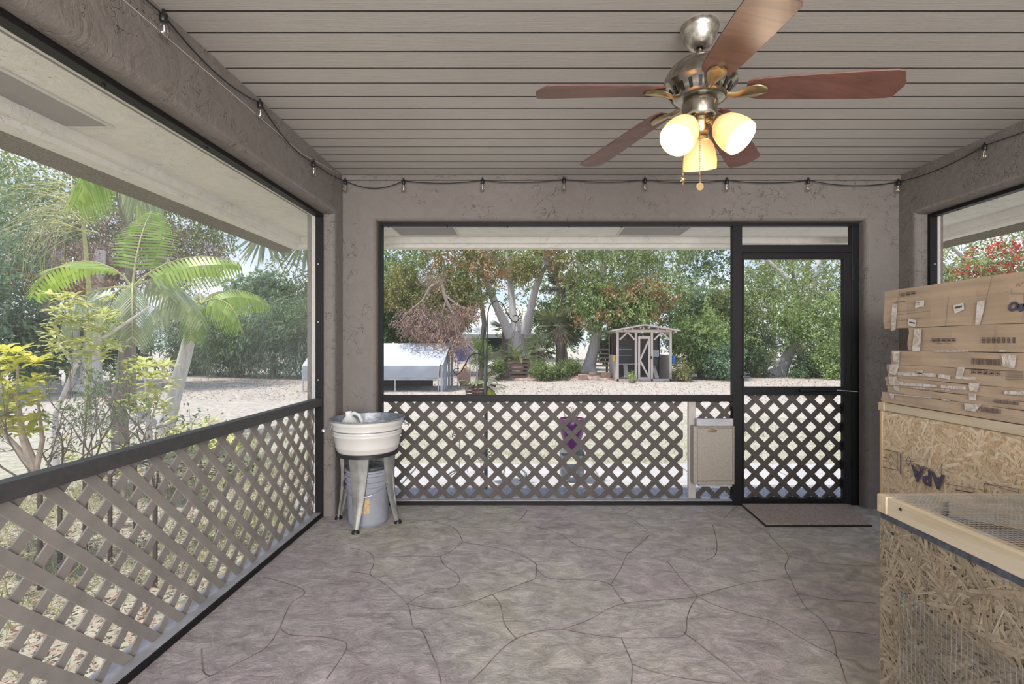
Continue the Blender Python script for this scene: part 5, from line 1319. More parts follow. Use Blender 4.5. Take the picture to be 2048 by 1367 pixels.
# ferns and low plants of the bed
bed = [(1085, 741, 17.6, 22, 10, 'feathery bright fern clump right of the hanging basket'), (1118, 742, 17.9, 20, 9, 'feathery fern clump left of the root of the leaning tree'), (1002, 735, 17.8, 20, 10, 'bright fern clump behind the shepherd hook'),
       (1142, 735, 18.5, 12, 8, 'bluish fern clump beside the leaning trunk'), (960, 705, 17.5, 16, 26, 'yellow green plant behind the forked hook pole'), (1068, 735, 18.6, 20, 10, 'dark fern clump under the fan palms')]
for i, (px, py, D, rx, rz, lb) in enumerate(bed):
    bush(px, py, D, rx, rz, lb, 'l_fern', 2600, 0.10, 80+i, cat='fern', name='fern', elong=4.0, droop=0.2, twig=0.3)
lt = MB(); lt.blob((W(1120, 0, 18.6).x, 18.9, GZ), 1.0, 20, 8, (4.6, 1.5, 0.16), 0.04, 2); 
tag(lt.build('mulch_bed', M['litter'], smooth=True, angle=90), kind='structure')
for i, (px, py, w_) in enumerate(((1166, 757, 18), (1185, 755, 12), (1212, 756, 18), (1350, 757, 14))):
    p = G(px, py+3); k = p.y/FPX
    tag(MB().box(p.x-w_*k/2, p.x+w_*k/2, p.y, p.y+0.2, GZ-0.02, GZ+0.20 + 0.03*i).build('concrete_block', M['terracotta'] if i < 3 else M['paver'], bevel=0.01),
        ['reddish block left of the leaning trunk roots', 'small reddish block in front of the leaning trunk', 'reddish block between leaning trunk and coop', 'pale block at the right foot of the coop'][i], 'block')
# slatted fence between tree and coop
fe = thing('slat_fence', (W(1212, 0, 20.4).x, 20.4, GZ), 'low weathered fence of horizontal boards between leaning tree and coop', 'fence')
for i in range(7):
    a, b_ = W(1186, 698+i*8.2, 20.4), W(1242, 698+i*8.2, 20.4)
    MB().box(a.x, b_.x, 20.4, 20.43, a.z-0.045, a.z+0.02).build('board', M['oldwood_x'], fe, bevel=0.004)
for px in (1188, 1214, 1240):
    a = W(px, 690, 20.44); MB().box(a.x-0.04, a.x+0.04, 20.44, 20.50, GZ-0.1, a.z).build('fence_post', M['greywood'], fe)
# neighbour house
HD = 34.0
hs = thing('house', (W(990, 0, HD).x, HD, 0), 'white roofed cream house far behind the forked tree', 'house')
def hp(px, py, D=HD): return W(px, py, D)
a, b_ = hp(950, 668), hp(1085, 668)
MB().box(a.x, b_.x, HD, HD+6, -0.1, a.z).build('wall', M['houseWall'], hs)
rf = MB(); e0, e1 = hp(925, 668, HD-0.8), hp(1095, 668, HD-0.8); r0, r1 = hp(955, 612, HD+2.5), hp(1080, 612, HD+2.5)
rf.add([e0, e1, r1, r0], [(0,1,2,3)]); rf.add([e0, e1, (e1.x, HD-0.8, e1.z-0.25), (e0.x, HD-0.8, e0.z-0.25)], [(0,1,2,3)])
rf.build('roof', M['houseRoof'], hs)
a, b_ = hp(972, 670), hp(1012, 703)
MB().box(a.x, b_.x, HD-0.02, HD+0.02, b_.z, a.z).build('window', M['darkvoid'], hs)
MB().box(hp(955, 0).x, hp(963, 0).x, HD-0.5, HD-0.3, -0.1, hp(960, 668).z).build('porch_post', M['houseRoof'], hs)
g0 = hp(945, 590); MB().box(g0.x-1.3, g0.x+0.6, HD+1, HD+4, 0, hp(930, 655).z+0.8).build('side_wing', M['houseWall'], hs)

# ---------------------------------------------------------------- dead branch
dt = thing('dead_branch', (W(880, 0, 14.2).x, 14.2, 1.3), 'fallen branch with dead brown leaves hanging above the grey tarp shelter', 'branch')
DB = 14.2; br = MB()
main = [(882, 560), (890, 595), (905, 625), (918, 665), (925, 690)]
br.tube([wpt(x, y, DB) for x, y in main], [0.05, 0.045, 0.04, 0.025, 0.01], 7)
subs = [[(860, 573), (845, 600), (820, 620), (802, 640)], [(892, 600), (880, 640), (868, 660)], [(903, 622), (920, 645), (938, 668)], [(905, 628), (896, 660), (880, 690), (870, 700)], [(918, 664), (930, 690), (940, 700)], [(845, 600), (850, 620), (840, 650)], [(890, 590), (915, 610), (945, 620)], [(882, 560), (860, 573)], [(908, 640), (915, 680), (900, 700)]]
for s in subs: br.tube([wpt(x, y, DB+0.2*math.sin(x)) for x, y in s], [0.028, 0.02, 0.015, 0.007][:len(s)] if len(s) > 2 else [0.04, 0.03], 6)
br.build('bare_limb', M['twig'], dt, smooth=True)
rng = np.random.default_rng(12)
quads_object('dead_leaves', cloud([wb(835, 650, DB, 34, 22), wb(815, 640, DB, 20, 16), wb(870, 660, DB, 34, 26), wb(895, 690, DB-.2, 34, 18), wb(925, 690, DB-.2, 22, 18), wb(868, 560, DB, 16, 22), wb(940, 620, DB, 18, 14), wb(905, 640, DB, 26, 26), wb(850, 625, DB+.3, 24, 16)], 9500, 0.085, rng, twig=0.3, elong=4.0, droop=1.0, shell=0.2), 4, M['l_dead'], dt)

# ---------------------------------------------------------------- tarp shelter
TD = 13.2
sh = thing('tarp_shelter', (W(760, 0, TD).x, TD+0.8, GZ), 'long gable shelter covered by a pale grey tarp beside the dead branch', 'shelter')
xl, xr = W(604, 0, TD).x, W(878, 0, TD).x
zr = W(0, 686, TD+0.9).z; ze = W(0, 731, TD).z; zb = W(0, 759, TD).z
yc = TD+0.9; yb2 = TD+1.8
xr2 = xr+0.10
tp = MB(); nx_ = 26
def tz(i, z): return z + 0.012*math.sin(i*1.9)
vs = []; 
rows = [(yc, zr, 0.12), (TD+0.45, (zr+ze)/2-0.01, 0.10), (TD, ze, 0.02), (TD-0.02, (ze+zb)/2, 0.0), (TD+0.01, zb, 0.0)]
for i in range(nx_+1):
    x = xl + (xr-xl)*i/nx_
    for j, (y_, z_, o_) in enumerate(rows):
        wr = 0.0 if j < 3 else 0.03*math.sin(i*1.3+j)*(i/nx_)
        vs.append((x + o_*(i/nx_), y_ - wr, z_ + (0.01*math.sin(i*2.3) if j == 4 else 0)))
m5 = 5
tp.add(vs, [(i*m5+j, (i+1)*m5+j, (i+1)*m5+j+1, i*m5+j+1) for i in range(nx_) for j in range(4)])
tp.add([(xl, yc, zr), (xr+0.12, yc, zr), (xr+.02, yb2, ze), (xl, yb2, ze)], [(0,1,2,3)])
tp.add([(xl, yc, zr), (xl, TD, ze), (xl, TD, zb), (xl, yb2, zb), (xl, yb2, ze)], [(0,1,2,3,4)])
tp.build('tarp', M['tarp'], sh, smooth=True, angle=25)
fr = MB()
for x in (xl+0.02, W(790, 0, TD).x, xr-0.02):
    fr.tube([(x, TD+0.01, GZ-0.03), (x, TD+0.01, ze)], 0.018, 8); fr.tube([(x, yb2, GZ-0.03), (x, yb2, ze)], 0.018, 8)
fr.tube([(xl, TD+0.01, GZ+0.02), (xr, TD+0.01, GZ+0.02)], 0.018, 8); fr.tube([(xl, TD+0.005, zb), (xr, TD+0.005, zb)], 0.018, 8)
fr.build('pipe_frame', M['wire'], sh, smooth=True)
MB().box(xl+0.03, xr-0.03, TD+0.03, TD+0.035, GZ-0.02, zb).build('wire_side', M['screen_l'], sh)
MB().box(xl+0.05, xr-0.5, yb2-0.02, yb2, GZ-0.02, ze).build('back_tarp', M['darkvoid'], sh)
# front end: mesh door and posts
ex = xr+0.06
en = MB(); en.add([(ex, TD, ze), (ex+0.08, yc, zr), (ex, yb2, ze), (ex, yb2, GZ), (ex, TD, GZ)], [(0,1,2,3,4)]); en.build('mesh_end', M['screen_l'], sh)
po = MB()
for yy in (TD+0.02, TD+0.5, TD+0.75, TD+1.3, yb2-0.02): po.box(ex-0.02, ex+0.035, yy-0.03, yy+0.03, GZ, ze if yy in (TD+0.02, yb2-0.02) else (ze+zr)/2)
po.bar((ex+0.02, TD, ze), (ex+0.10, yc, zr), 0.05, 0.05); po.bar((ex+0.02, yb2, ze), (ex+0.10, yc, zr), 0.05, 0.05)
po.build('end_posts', M['tarp'], sh)
# second run with blue tarp behind the door end
b2_ = thing('blue_tarp', (W(925, 0, 14.6).x, 14.6, 0.4), 'bright blue tarp behind the mesh end of the grey shelter', 'tarp')
P = [wpt(x, y, 14.7) for x, y in ((908, 702), (942, 690), (938, 715), (926, 722), (918, 722))]
mb = MB(); n = len(P); mb.add([tuple(p) for p in P] + [(p.x+0.02, p.y+0.06, p.z) for p in P], [tuple(range(n)), tuple(range(n, 2*n))[::-1]] + [(i, (i+1) % n, n+(i+1) % n, n+i) for i in range(n)])
mb.build('sheet', M['bluetarp'], b2_)
fr = MB()
for px in (905, 916, 940, 954): fr.tube([wpt(px, 783 if px < 930 else 770, 14.7), wpt(px, 700, 14.7)], 0.022, 6)
fr.tube([wpt(905, 703, 14.7), wpt(930, 683, 14.7), wpt(954, 705, 14.7)], 0.022, 6); fr.build('pipe_frame', M['tarp'], b2_)
MB().box(wpt(917, 0, 14.7).x, wpt(953, 0, 14.7).x, 14.74, 14.745, GZ, 0.85).build('mesh_panel', M['screen_l'], b2_)
MB().blob(wpt(929, 752, 14.9), 0.22, 12, 8, (0.8, 0.8, 1.5), 0.15, 2).build('feed_sack', M['terracotta'], b2_, smooth=True)

# ---------------------------------------------------------------- chicken coop
CD = 17.0; kc_ = CD/FPX
co_ = thing('chicken_coop', (W(1289, 0, CD).x, CD+0.7, GZ), 'small weathered wooden chicken coop with wire screens and a shallow gable roof', 'chicken coop')
def cx_(px): return (px-CX)*kc_
def cz_(py): return CAMZ+(CY-py)*kc_
x0, x1 = cx_(1233), cx_(1344); zt_ = cz_(664)
def post(px, w=4.5, ztop=None, y=CD, name='post'):
    return MB().box(cx_(px-w/2), cx_(px+w/2), y, y+0.08, GZ-0.05, ztop or zt_).build(name, M['oldwood_z'], co_, bevel=0.004)
for px in (1235.5, 1272.5, 1304, 1341.5): post(px)
for px in (1235.5, 1341.5): post(px, y=CD+1.5)
MB().box(x0, x1, CD-0.02, CD+0.06, zt_, zt_+0.09).build('head_beam', M['oldwood_x'], co_, bevel=0.004)
MB().box(x0, x1, CD, CD+0.06, GZ-0.03, GZ+0.08).build('base_beam', M['oldwood_x'], co_, bevel=0.004)
for sx in (x0+0.02, x1-0.06): MB().box(sx, sx+0.05, CD+0.08, CD+1.5, zt_, zt_+0.09).build('side_beam', M['oldwood_x'], co_)
for (pa, pb) in (((1239, 679), (1254, 665)), ((1269, 679), (1256, 665)), ((1308, 679), (1322, 665)), ((1338, 679), (1324, 665))):
    MB().bar((cx_(pa[0]), CD-0.015, cz_(pa[1])), (cx_(pb[0]), CD-0.015, cz_(pb[1])), 0.03, 0.055).build('corner_brace', M['oldwood_x'], co_)
# roof
apx, apz = cx_(1287), cz_(651)
for s, px in ((-1, 1223), (1, 1357)):
    e = (cx_(px), CD-0.25, cz_(662.5)); mb = MB()
    mb.prism([(e[0], e[2]), (apx, apz), (apx, apz+0.05), (e[0], e[2]+0.05)], ((0, CD-0.25, 0), (1,0,0), (0,0,1), (0, 2.1, 0)))
    mb.build('roof_slope', M['oldwood_x'], co_)
    for k in range(4):
        t_ = (k+0.5)/4; x = e[0]+(apx-e[0])*t_; z = e[2]+(apz-e[2])*t_
        MB().box(x-0.02, x+0.02, CD-0.2, CD+1.8, z-0.075, z-0.008).build('rafter', M['oldwood_x'], co_)
MB().box(apx-0.03, apx+0.03, CD-0.01, CD+0.05, zt_+0.09, apz-0.05).build('king_post', M['oldwood_z'], co_)
# door with K brace
dl, dr, dt_, db_ = cx_(1276), cx_(1300.5), cz_(672), cz_(758)
dd = MB().box(dl, dl+0.07, CD-0.03, CD+0.0, db_, dt_).build('door', M['oldwood_z'], co_)
mb = MB(); mb.box(dr-0.07, dr, CD-0.03, CD, db_, dt_); mb.box(dl+0.07, dr-0.07, CD-0.03, CD, dt_-0.09, dt_); mb.box(dl+0.07, dr-0.07, CD-0.03, CD, db_, db_+0.07)
mb.build('door_frame', M['oldwood_z'], dd)
MB().bar((dr-0.07, CD-0.035, cz_(681)), (dl+0.06, CD-0.035, cz_(720)), 0.02, 0.06).build('door_brace', M['oldwood_x'], dd)
MB().bar((dl+0.06, CD-0.035, cz_(720)), (dr-0.05, CD-0.035, cz_(755)), 0.02, 0.06).build('door_brace', M['oldwood_x'], dd)
MB().box(dr+0.01, dr+0.05, CD-0.05, CD-0.02, cz_(717), cz_(712)).build('latch', M['black'], dd)
# wire screens and the inside
for a, b_ in ((1238, 1270), (1275, 1302), (1306, 1339)):
    MB().box(cx_(a), cx_(b_), CD+0.03, CD+0.033, GZ+0.05, zt_).build('wire_screen', M['screen_l'], co_)
MB().box(x0+0.02, x1-0.02, CD+1.5, CD+1.54, GZ, zt_).build('back_wall', M['greywood'], co_)
MB().box(x0+0.01, x0+0.03, CD+0.1, CD+1.5, GZ, GZ+0.9).build('side_wall', M['oldwood_x'], co_); MB().box(x1-0.03, x1-0.01, CD+0.1, CD+1.5, GZ, GZ+0.9).build('side_wall', M['oldwood_x'], co_)
MB().box(cx_(1240), cx_(1300), CD+0.9, CD+1.45, cz_(731), cz_(729)).build('shelf', M['oldwood_x'], co_)
for zz in (cz_(699), cz_(711)): MB().tube([(cx_(1244), CD+0.8, zz), (cx_(1274), CD+0.8, zz)], 0.015, 6).build('perch', M['oldwood_x'], co_)
for a, b_ in (((1256, 755), (1261, 731)), ((1318, 757), (1319, 731))):
    rmp = MB(); p, q = Vector((cx_(a[0]), CD+0.25, cz_(a[1]))), Vector((cx_(b_[0]), CD+0.9, cz_(b_[1]))); rmp.bar(p, q, 0.14, 0.02)
    for k in range(1, 6): m__ = p.lerp(q, k/6); rmp.box(m__.x-0.07, m__.x+0.07, m__.y-0.02, m__.y-0.005, m__.z, m__.z+0.02)
    rmp.build('ramp', M['oldwood_z'], co_)
MB().box(cx_(1309), cx_(1326), CD+0.5, CD+0.9, cz_(714), cz_(700)).build('nest_box', M['tarp'], co_, bevel=0.01)
MB().box(cx_(1311), cx_(1323), CD+0.6, CD+1.0, cz_(730), cz_(716)).build('feeder', M['darkvoid'], co_)
MB().box(cx_(1246), cx_(1272), CD+1.2, CD+1.45, cz_(728), cz_(692)).build('roost_board', M['darkvoid'], co_)
tag(MB().box(cx_(1346), cx_(1353), CD+0.1, CD+0.35, cz_(725), cz_(712)).build('bucket', M['bluetarp'], bevel=0.02), 'small blue bin hanging on the right side of the coop', 'bin')
tag(MB().box(cx_(1228), cx_(1232.5), CD+0.2, CD+0.3, cz_(722), cz_(710)).build('feed_scoop', simple('yellow plastic', (0.75, 0.5, 0.05), 0.5), bevel=0.01), 'small yellow scoop hanging on the left side of the coop', 'scoop')

# ---------------------------------------------------------------- shepherd hooks, baskets, ornaments just outside
HD_ = 4.30
def hpt(px, py, D=HD_): return W(px, py, D)
h1 = thing('shepherd_hook', (hpt(974, 0).x, HD_, GZ), 'tall black shepherd hook carrying the brown slatted basket outside the back screen', 'hook')
arc = [(974, 975), (974, 800), (974, 700), (975, 640), (976, 625), (979, 612), (986, 604), (994, 601), (1003, 605), (1009, 613), (1014, 625), (1020, 636), (1025, 642), (1031, 644), (1036, 641), (1038, 635), (1036, 631), (1031, 630), (1026, 632)]
MB().tube([hpt(x, y) for x, y in arc], [0.006]*3+[0.005]*16, 8).build('rod', M['blackiron'], h1, smooth=True)
h2 = thing('shepherd_hook', (hpt(969, 0).x, HD_+0.05, GZ), 'grey green double hook pole with a curl reaching left, beside the tall black hook', 'hook')
MB().tube([hpt(971, 985, HD_+.05), hpt(971, 800, HD_+.05), hpt(971, 700, HD_+.05)], [0.014, 0.014, 0.012], 10).build('pole', M['greyiron'], h2, smooth=True)
MB().tube([hpt(x, y, HD_+.02) for x, y in ((971, 718), (967, 711), (960, 707), (951, 706), (943, 709), (936, 717), (930, 729), (922, 743), (915, 749), (909, 746), (907, 740), (911, 736), (918, 737))], 0.005, 8).build('hook_arm', M['blackiron'], h2, smooth=True)
MB().tube([hpt(x, y, HD_+.06) for x, y in ((967, 720), (967, 680), (969, 658), (970, 655), (972, 659), (971, 670))], 0.004, 8).build('hook_arm', M['blackiron'], h2, smooth=True)
MB().tube([hpt(x, y, HD_+.06) for x, y in ((965, 682), (964, 694), (960, 700), (961, 706), (965, 705))], 0.003, 6).build('hook_loop', M['blackiron'], h2, smooth=True)
def strap(mb, base, az, L_, w, el0, curl, n=9):
    p = Vector(base); d = Vector((math.cos(az), math.sin(az), 0)); el = el0; pts = [p.copy()]
    for i in range(n): p = p + (d*math.cos(el) + Vector((0,0,math.sin(el))))*(L_/n); el -= curl/n; pts.append(p.copy())
    t = Vector((-d.y, d.x, 0)); vs = []
    for i, q in enumerate(pts): ww = w*math.sin(PI*min(1, (i+0.6)/(n+0.6)))**0.6*0.5; vs += [q-t*ww+Vector((0,0,0.004)), q, q+t*ww+Vector((0,0,0.004))]
    mb.add(vs, [(3*i, 3*i+1, 3*i+4, 3*i+3) for i in range(n)] + [(3*i+1, 3*i+2, 3*i+5, 3*i+4) for i in range(n)])
def basket(cpx, y0, y1, D, w, label, wood, plantlabel, leafm, seed, hang=None, rot=0.25):
    c = W(cpx, (y0+y1)/2, D); zt = W(0, y0, D).z; zb = W(0, y1, D).z; b = thing('slat_basket', (c.x, D, zb), label, 'basket')
    R_ = Matrix.Rotation(rot, 3, 'Z'); n = 5; hh = (zt-zb)/n
    for i in range(n):
        z = zb + hh*(i+0.5); ww = w*(0.46+0.02*i)
        m = MB()
        for s in (-1, 1):
            p, q = R_ @ Vector((-ww, s*ww, 0)), R_ @ Vector((ww, s*ww, 0)); m.bar((c.x+p.x, D+p.y, z), (c.x+q.x, D+q.y, z), 0.012, hh*0.62)
            p, q = R_ @ Vector((s*ww, -ww, 0)), R_ @ Vector((s*ww, ww, 0)); m.bar((c.x+p.x, D+p.y, z+hh*0.25), (c.x+q.x, D+q.y, z+hh*0.25), 0.012, hh*0.5)
        m.build('slat_course', wood, b)
    m = MB(); p = R_ @ Vector((1, 0, 0)); m.bar(c - p*w*0.42 + Vector((0,0,zb+0.006-c.z)), c + p*w*0.42 + Vector((0,0,zb+0.006-c.z)), w*0.8, 0.01); m.build('basket_floor', wood, b)
    MB().blob((c.x, D, (zt+zb)/2), w*0.40, 14, 8, (1, 1, 0.75), 0.05, seed).build('potting_soil', M['litter'], b, smooth=True)
    if hang is not None:
        mb = MB()
        for sx, sy in ((-1, -1), (1, -1), (1, 1), (-1, 1)):
            q = R_ @ Vector((sx*w*0.45, sy*w*0.45, 0)); mb.tube([(c.x+q.x, D+q.y, zt-0.005), hang], 0.0012, 5)
        mb.build('hanging_wire', M['blackiron'], b)
    pl = MB(); r = random.Random(seed)
    return b, c, zt
bk1, c_, zt__ = basket(1033, 718, 755, HD_, 0.17, 'brown slatted square basket hanging from the tall black hook', M['greywood'], '', None, 5, hpt(1033, 642))
pl = MB(); r = random.Random(8)
for i in range(26): strap(pl, (c_.x+r.uniform(-.04, .04), HD_+r.uniform(-.04, .04), zt__-0.01), r.uniform(0, 2*PI), r.uniform(0.16, 0.32), r.uniform(0.022, 0.036), r.uniform(0.4, 1.35), r.uniform(1.2, 2.6))
tag(pl.build('potted_plant', M['l_strap'], smooth=True, angle=80), 'strap leaved plant growing out of the hanging brown basket', 'plant')
bk2, c_, zt__ = basket(960, 768, 800, HD_+0.25, 0.20, 'dark slatted basket low beside the double hook pole', M['greywood'], '', None, 6, hpt(961, 704, HD_+.15), rot=0.5)
pl = MB()
for i in range(16): strap(pl, (c_.x+r.uniform(-.05, .08), HD_+.25, zt__-0.01), r.uniform(0, 2*PI), r.uniform(0.10, 0.26), r.uniform(0.018, 0.03), r.uniform(0.3, 1.3), r.uniform(1.0, 2.6))
tag(pl.build('potted_plant', M['l_strap'], smooth=True, angle=80), 'arching plant growing out of the low dark basket', 'plant')
pl = MB()
for az, L_, w, el in ((0.3, 0.17, 0.07, 1.1), (-0.3, 0.19, 0.06, 0.3), (0.2, 0.15, 0.05, -0.1), (-0.9, 0.16, 0.05, 0.0), (1.2, 0.12, 0.05, 0.8)): strap(pl, hpt(976, 772, HD_-.05), az, L_, w, el, 0.8)
pw = pl.build('silver_leaf_plant', M['l_white'], smooth=True, angle=80); tag(pw, 'plant with broad silvery white leaves right of the hook pole', 'plant')
pl = MB()
for az, L_, w, el in ((-0.6, 0.16, 0.05, -0.5), (-1.4, 0.18, 0.04, -0.6), (0.1, 0.18, 0.04, -0.9), (-0.1, 0.14, 0.045, 0.4)): strap(pl, hpt(978, 778, HD_-.03), az, L_, w, el, 0.8)
tag(pl.build('leafy_plant', M['l_yellow'], smooth=True, angle=80), 'yellow green leaves hanging right of the hook pole under the silver ones', 'plant')

# metal garden stakes seen through the lattice
def flower_stake(px, py, pyb, D, label, petals, seed, s=0.045):
    t = thing('garden_stake', (W(px, 0, D).x, D, GZ), label, 'garden ornament'); c = W(px, py, D)
    MB().tube([(c.x, D, GZ), (c.x+0.004, D, c.z)], 0.003, 6).build('stem', M['blackiron'], t, smooth=True)
    for k in range(petals):
        a = 2*PI*k/petals + seed; q = c + Vector((math.cos(a), 0, math.sin(a)))*s; m = MB()
        m.tube([q + Vector((math.cos(b_)*s*0.55, 0.004*math.sin(3*b_), math.sin(b_)*s*0.55)) for b_ in [2*PI*i/12 for i in range(13)]], 0.0032, 6); m.tube([c, q+(q-c)*0.5], 0.0032, 6)
        m.tube([q+Vector((-s*.3, 0, s*.2)), q+Vector((s*.3, 0, -s*.2))], 0.0025, 5)
        m.build('petal', M['blackiron'], t, smooth=True)
    MB().blob(c, s*0.32, 10, 6, (1, .5, 1)).build('flower_centre', M['brass'], t, smooth=True)
flower_stake(918, 868, 960, 4.75, 'black wire flower stake left of the hook pole behind the lattice', 6, 0.3)
flower_stake(972, 912, 985, 4.55, 'black wire flower stake low in front of the hook pole', 5, 0.9, 0.05)
flower_stake(935, 914, 960, 4.9, 'small bronze flower stake between the two black ones', 5, 0.1, 0.018)
# butterfly
bt = thing('garden_stake', (hpt(958, 0, 4.6).x, 4.6, GZ), 'dark butterfly shaped stake beside the hook pole', 'garden ornament')
c = W(962, 905, 4.6)
MB().tube([(c.x, 4.6, GZ), (c.x, 4.6, c.z)], 0.003, 6).build('stem', M['blackiron'], bt)
for s in (-1, 1):
    m = MB(); m.prism([(0, 0), (s*0.02, 0.05), (s*0.055, 0.065), (s*0.06, 0.03), (s*0.03, 0.0), (s*0.045, -0.03), (s*0.02, -0.045)][::s], (c, (1,0,0), (0,0,1), (0, 0.004, 0))); m.build('wing', M['greyiron'], bt)
# purple pot on a grey stand
PD = 4.62
ps = thing('plant_stand', (W(1144, 0, PD).x, PD, GZ), 'grey two legged stand carrying the purple pot outside the back lattice', 'stand')
k = PD/FPX
cxm = W(1144, 0, PD).x
ztab = W(0, 900, PD).z
MB().box(cxm-0.11, cxm+0.11, PD-0.10, PD+0.10, ztab-0.03, ztab).build('table_top', M['greyiron'], ps, bevel=0.008)
for px in (1126, 1161):
    x = W(px, 0, PD).x
    for yy in (-0.07, 0.07): MB().box(x-0.026, x+0.026, PD+yy-0.02, PD+yy+0.02, GZ+0.01, ztab-0.03).build('leg', M['galv'], ps, bevel=0.005)
MB().box(cxm-0.08, cxm+0.08, PD-0.06, PD+0.06, W(0, 942, PD).z, W(0, 930, PD).z).build('lower_shelf', M['galv'], ps, bevel=0.005)
pp = thing('plant_pot', (cxm, PD, ztab), 'glazed purple pot holding dry twigs on the grey stand', 'pot')
zt1 = W(0, 836, PD).z; h_ = zt1-ztab-0.002
MB().lathe([(0, ztab+0.002), (0.055, ztab+0.002), (0.062, ztab+0.02), (0.10, ztab+h_*0.45), (0.125, ztab+h_*0.75), (0.128, ztab+h_*0.92), (0.118, zt1), (0.108, zt1), (0.112, ztab+h_*0.9), (0.05, ztab+0.03), (0, ztab+0.03)], (cxm, PD, 0), 36).build('glazed_pot', M['purple'], pp, smooth=True)
MB().lathe([(0, zt1-0.02), (0.11, zt1-0.02)], (cxm, PD, 0), 24).build('potting_soil', M['litter'], pp)
m = MB(); r = random.Random(5)
for i in range(9):
    a = r.uniform(0, 2*PI); pts = [Vector((cxm, PD, zt1-0.02))]
    for j in range(6): pts.append(pts[-1] + Vector((math.cos(a)*0.022, math.sin(a)*0.02, 0.024 + r.uniform(-.02, .01)))); a += r.uniform(-.8, .8)
    m.tube(pts, 0.003, 5)
tag(m.build('dry_twigs', M['twigdark'], smooth=True), 'bare curly twigs growing from the purple pot', 'plant')
# hose piece and sticks on the path
hz = MB(); hz.tube([G(1040, 965)+Vector((0,0,.02)), G(1050, 960)+Vector((0,0,.03)), G(1052, 952)+Vector((0,0,.03)), G(1046, 944)+Vector((0,0,.02)), G(1030, 940)+Vector((0,0,.02))], 0.010, 8)
tag(hz.build('hose', M['greyiron'], smooth=True), 'short curved end of grey garden hose lying on the gravel', 'hose')
for i, (a, b_, lb) in enumerate((((893, 958), (912, 946), 'dark stick lying on the path behind the lattice'), ((1222, 803), (1208, 812), 'curly dry tendril behind the top of the back lattice'))):
    if i == 0: q0, q1_ = G(*a)+Vector((0,0,.03)), G(*b_)+Vector((0,0,.03))
    else: continue
    tag(MB().tube([q0, (q0+q1_)/2+Vector((0,0,0.01)), q1_], 0.008, 6).build('stick', M['twigdark'], smooth=True), lb, 'stick')

# ---------------------------------------------------------------- plants outside the left screen
def frond(Q, mb, base, az, L_, el0, curl, leaf, n=34, vdrop=0.35, w=0.022, twist=0.0, side=(1, -1)):
    p = Vector(base); d = Vector((math.cos(az), math.sin(az), 0)); el = el0; pts = []; tg = []
    for i in range(n+1):
        dd = d*math.cos(el)+Vector((0,0,math.sin(el))); pts.append(p.copy()); tg.append(dd); p = p+dd*(L_/n); el -= curl/n
    mb.tube(pts[::3]+[pts[-1]], [0.012*(1-0.8*i/(len(pts[::3]))) for i in range(len(pts[::3])+1)], 6)
    up = Vector((0,0,1)); t0 = Vector((-d.y, d.x, 0))
    for i in range(5, n+1):
        u = i/n; l = leaf*(math.sin(PI*min(1, u*0.82+0.12)))**0.7
        nrm = tg[i].cross(t0).normalized()
        for s in side:
            dv = (t0*s*0.85 + tg[i]*0.55 + nrm*(-0.35) + Vector((0,0,-vdrop))).normalized()
            wv = tg[i]*w*0.5; a = pts[i]; m = a + dv*l*0.5; e = a + dv*l + Vector((0,0,-l*vdrop*0.5))
            Q.append([tuple(a-wv*.5), tuple(a+wv*.5), tuple(m+wv), tuple(m-wv)]); Q.append([tuple(m-wv), tuple(m+wv), tuple(e+wv*0.1), tuple(e-wv*0.1)])
def palm(label, trunkpts, rr, fronds, matl, ringm='barkdark', extra=None):
    b = trunkpts[0]; t = thing('palm_tree', (b[0], b[1], GZ), label, 'palm')
    MB().tube(trunkpts, rr, 14).build('trunk', M[ringm if 'pale leaning' not in label else 'bark'], t, smooth=True)
    for (base, az, L_, el, curl, leaf, m, vd) in fronds:
        Q = []; mb = MB(); frond(Q, mb, base, az, L_, el, curl, leaf, vdrop=vd, w=0.050 if L_ > 1.2 else 0.038, n=26)
        f_ = mb.build('frond_stem', M['twigyellow'], t, smooth=True); quads_object('frond_leaflets', np.array(Q), 4, M[m or matl], f_)
    return t
DA = 5.4
ca = W(265, 575, DA)
fa = [(ca, PI+0.15, 1.25, 1.05, 2.4, 0.40, 'l_palm', 0.05), (ca, PI*0.62, 1.2, 1.35, 0.7, 0.40, 'l_palm', 0.15), (ca, 0.35, 1.15, 0.95, 1.3, 0.40, 'l_palm', 0.5), (ca, -0.9, 1.05, 0.3, 2.2, 0.36, 'l_palmpale', 0.5),
      (ca, 1.5, 1.3, 0.6, 1.9, 0.4, 'l_palmpale', 0.5), (ca, -2.4, 0.95, 0.1, 1.9, 0.34, 'l_palmpale', 0.5), (ca, PI-0.6, 1.25, 0.25, 1.7, 0.36, 'l_palmpale', 0.4)]
palm('slender palm with bright arching fronds close outside the left screen', [W(242, 905, DA), W(238, 820, DA), W(250, 700, DA), W(262, 600, DA)], [0.085, 0.07, 0.055, 0.04], fa, 'l_palm')
DBp = 7.0
cb_ = W(402, 608, DBp)
fb_ = [(cb_, -0.3, 0.95, 0.5, 2.0, 0.34, 'l_palm', 0.7), (cb_, -1.2, 0.9, 0.3, 2.2, 0.32, 'l_palm', 0.6), (cb_, 2.9, 1.2, 0.5, 1.6, 0.3, 'l_palmpale', 0.6), (cb_, 2.2, 1.2, 0.8, 1.8, 0.32, 'l_palmpale', 0.5), (cb_, 0.6, 1.0, 0.9, 1.8, 0.32, 'l_palm', 0.6), (cb_, -2.2, 1.1, 0.2, 1.9, 0.32, 'l_palmpale', 0.6), (cb_, 1.4, 1.1, 0.9, 2.0, 0.3, 'l_palm', 0.5)]
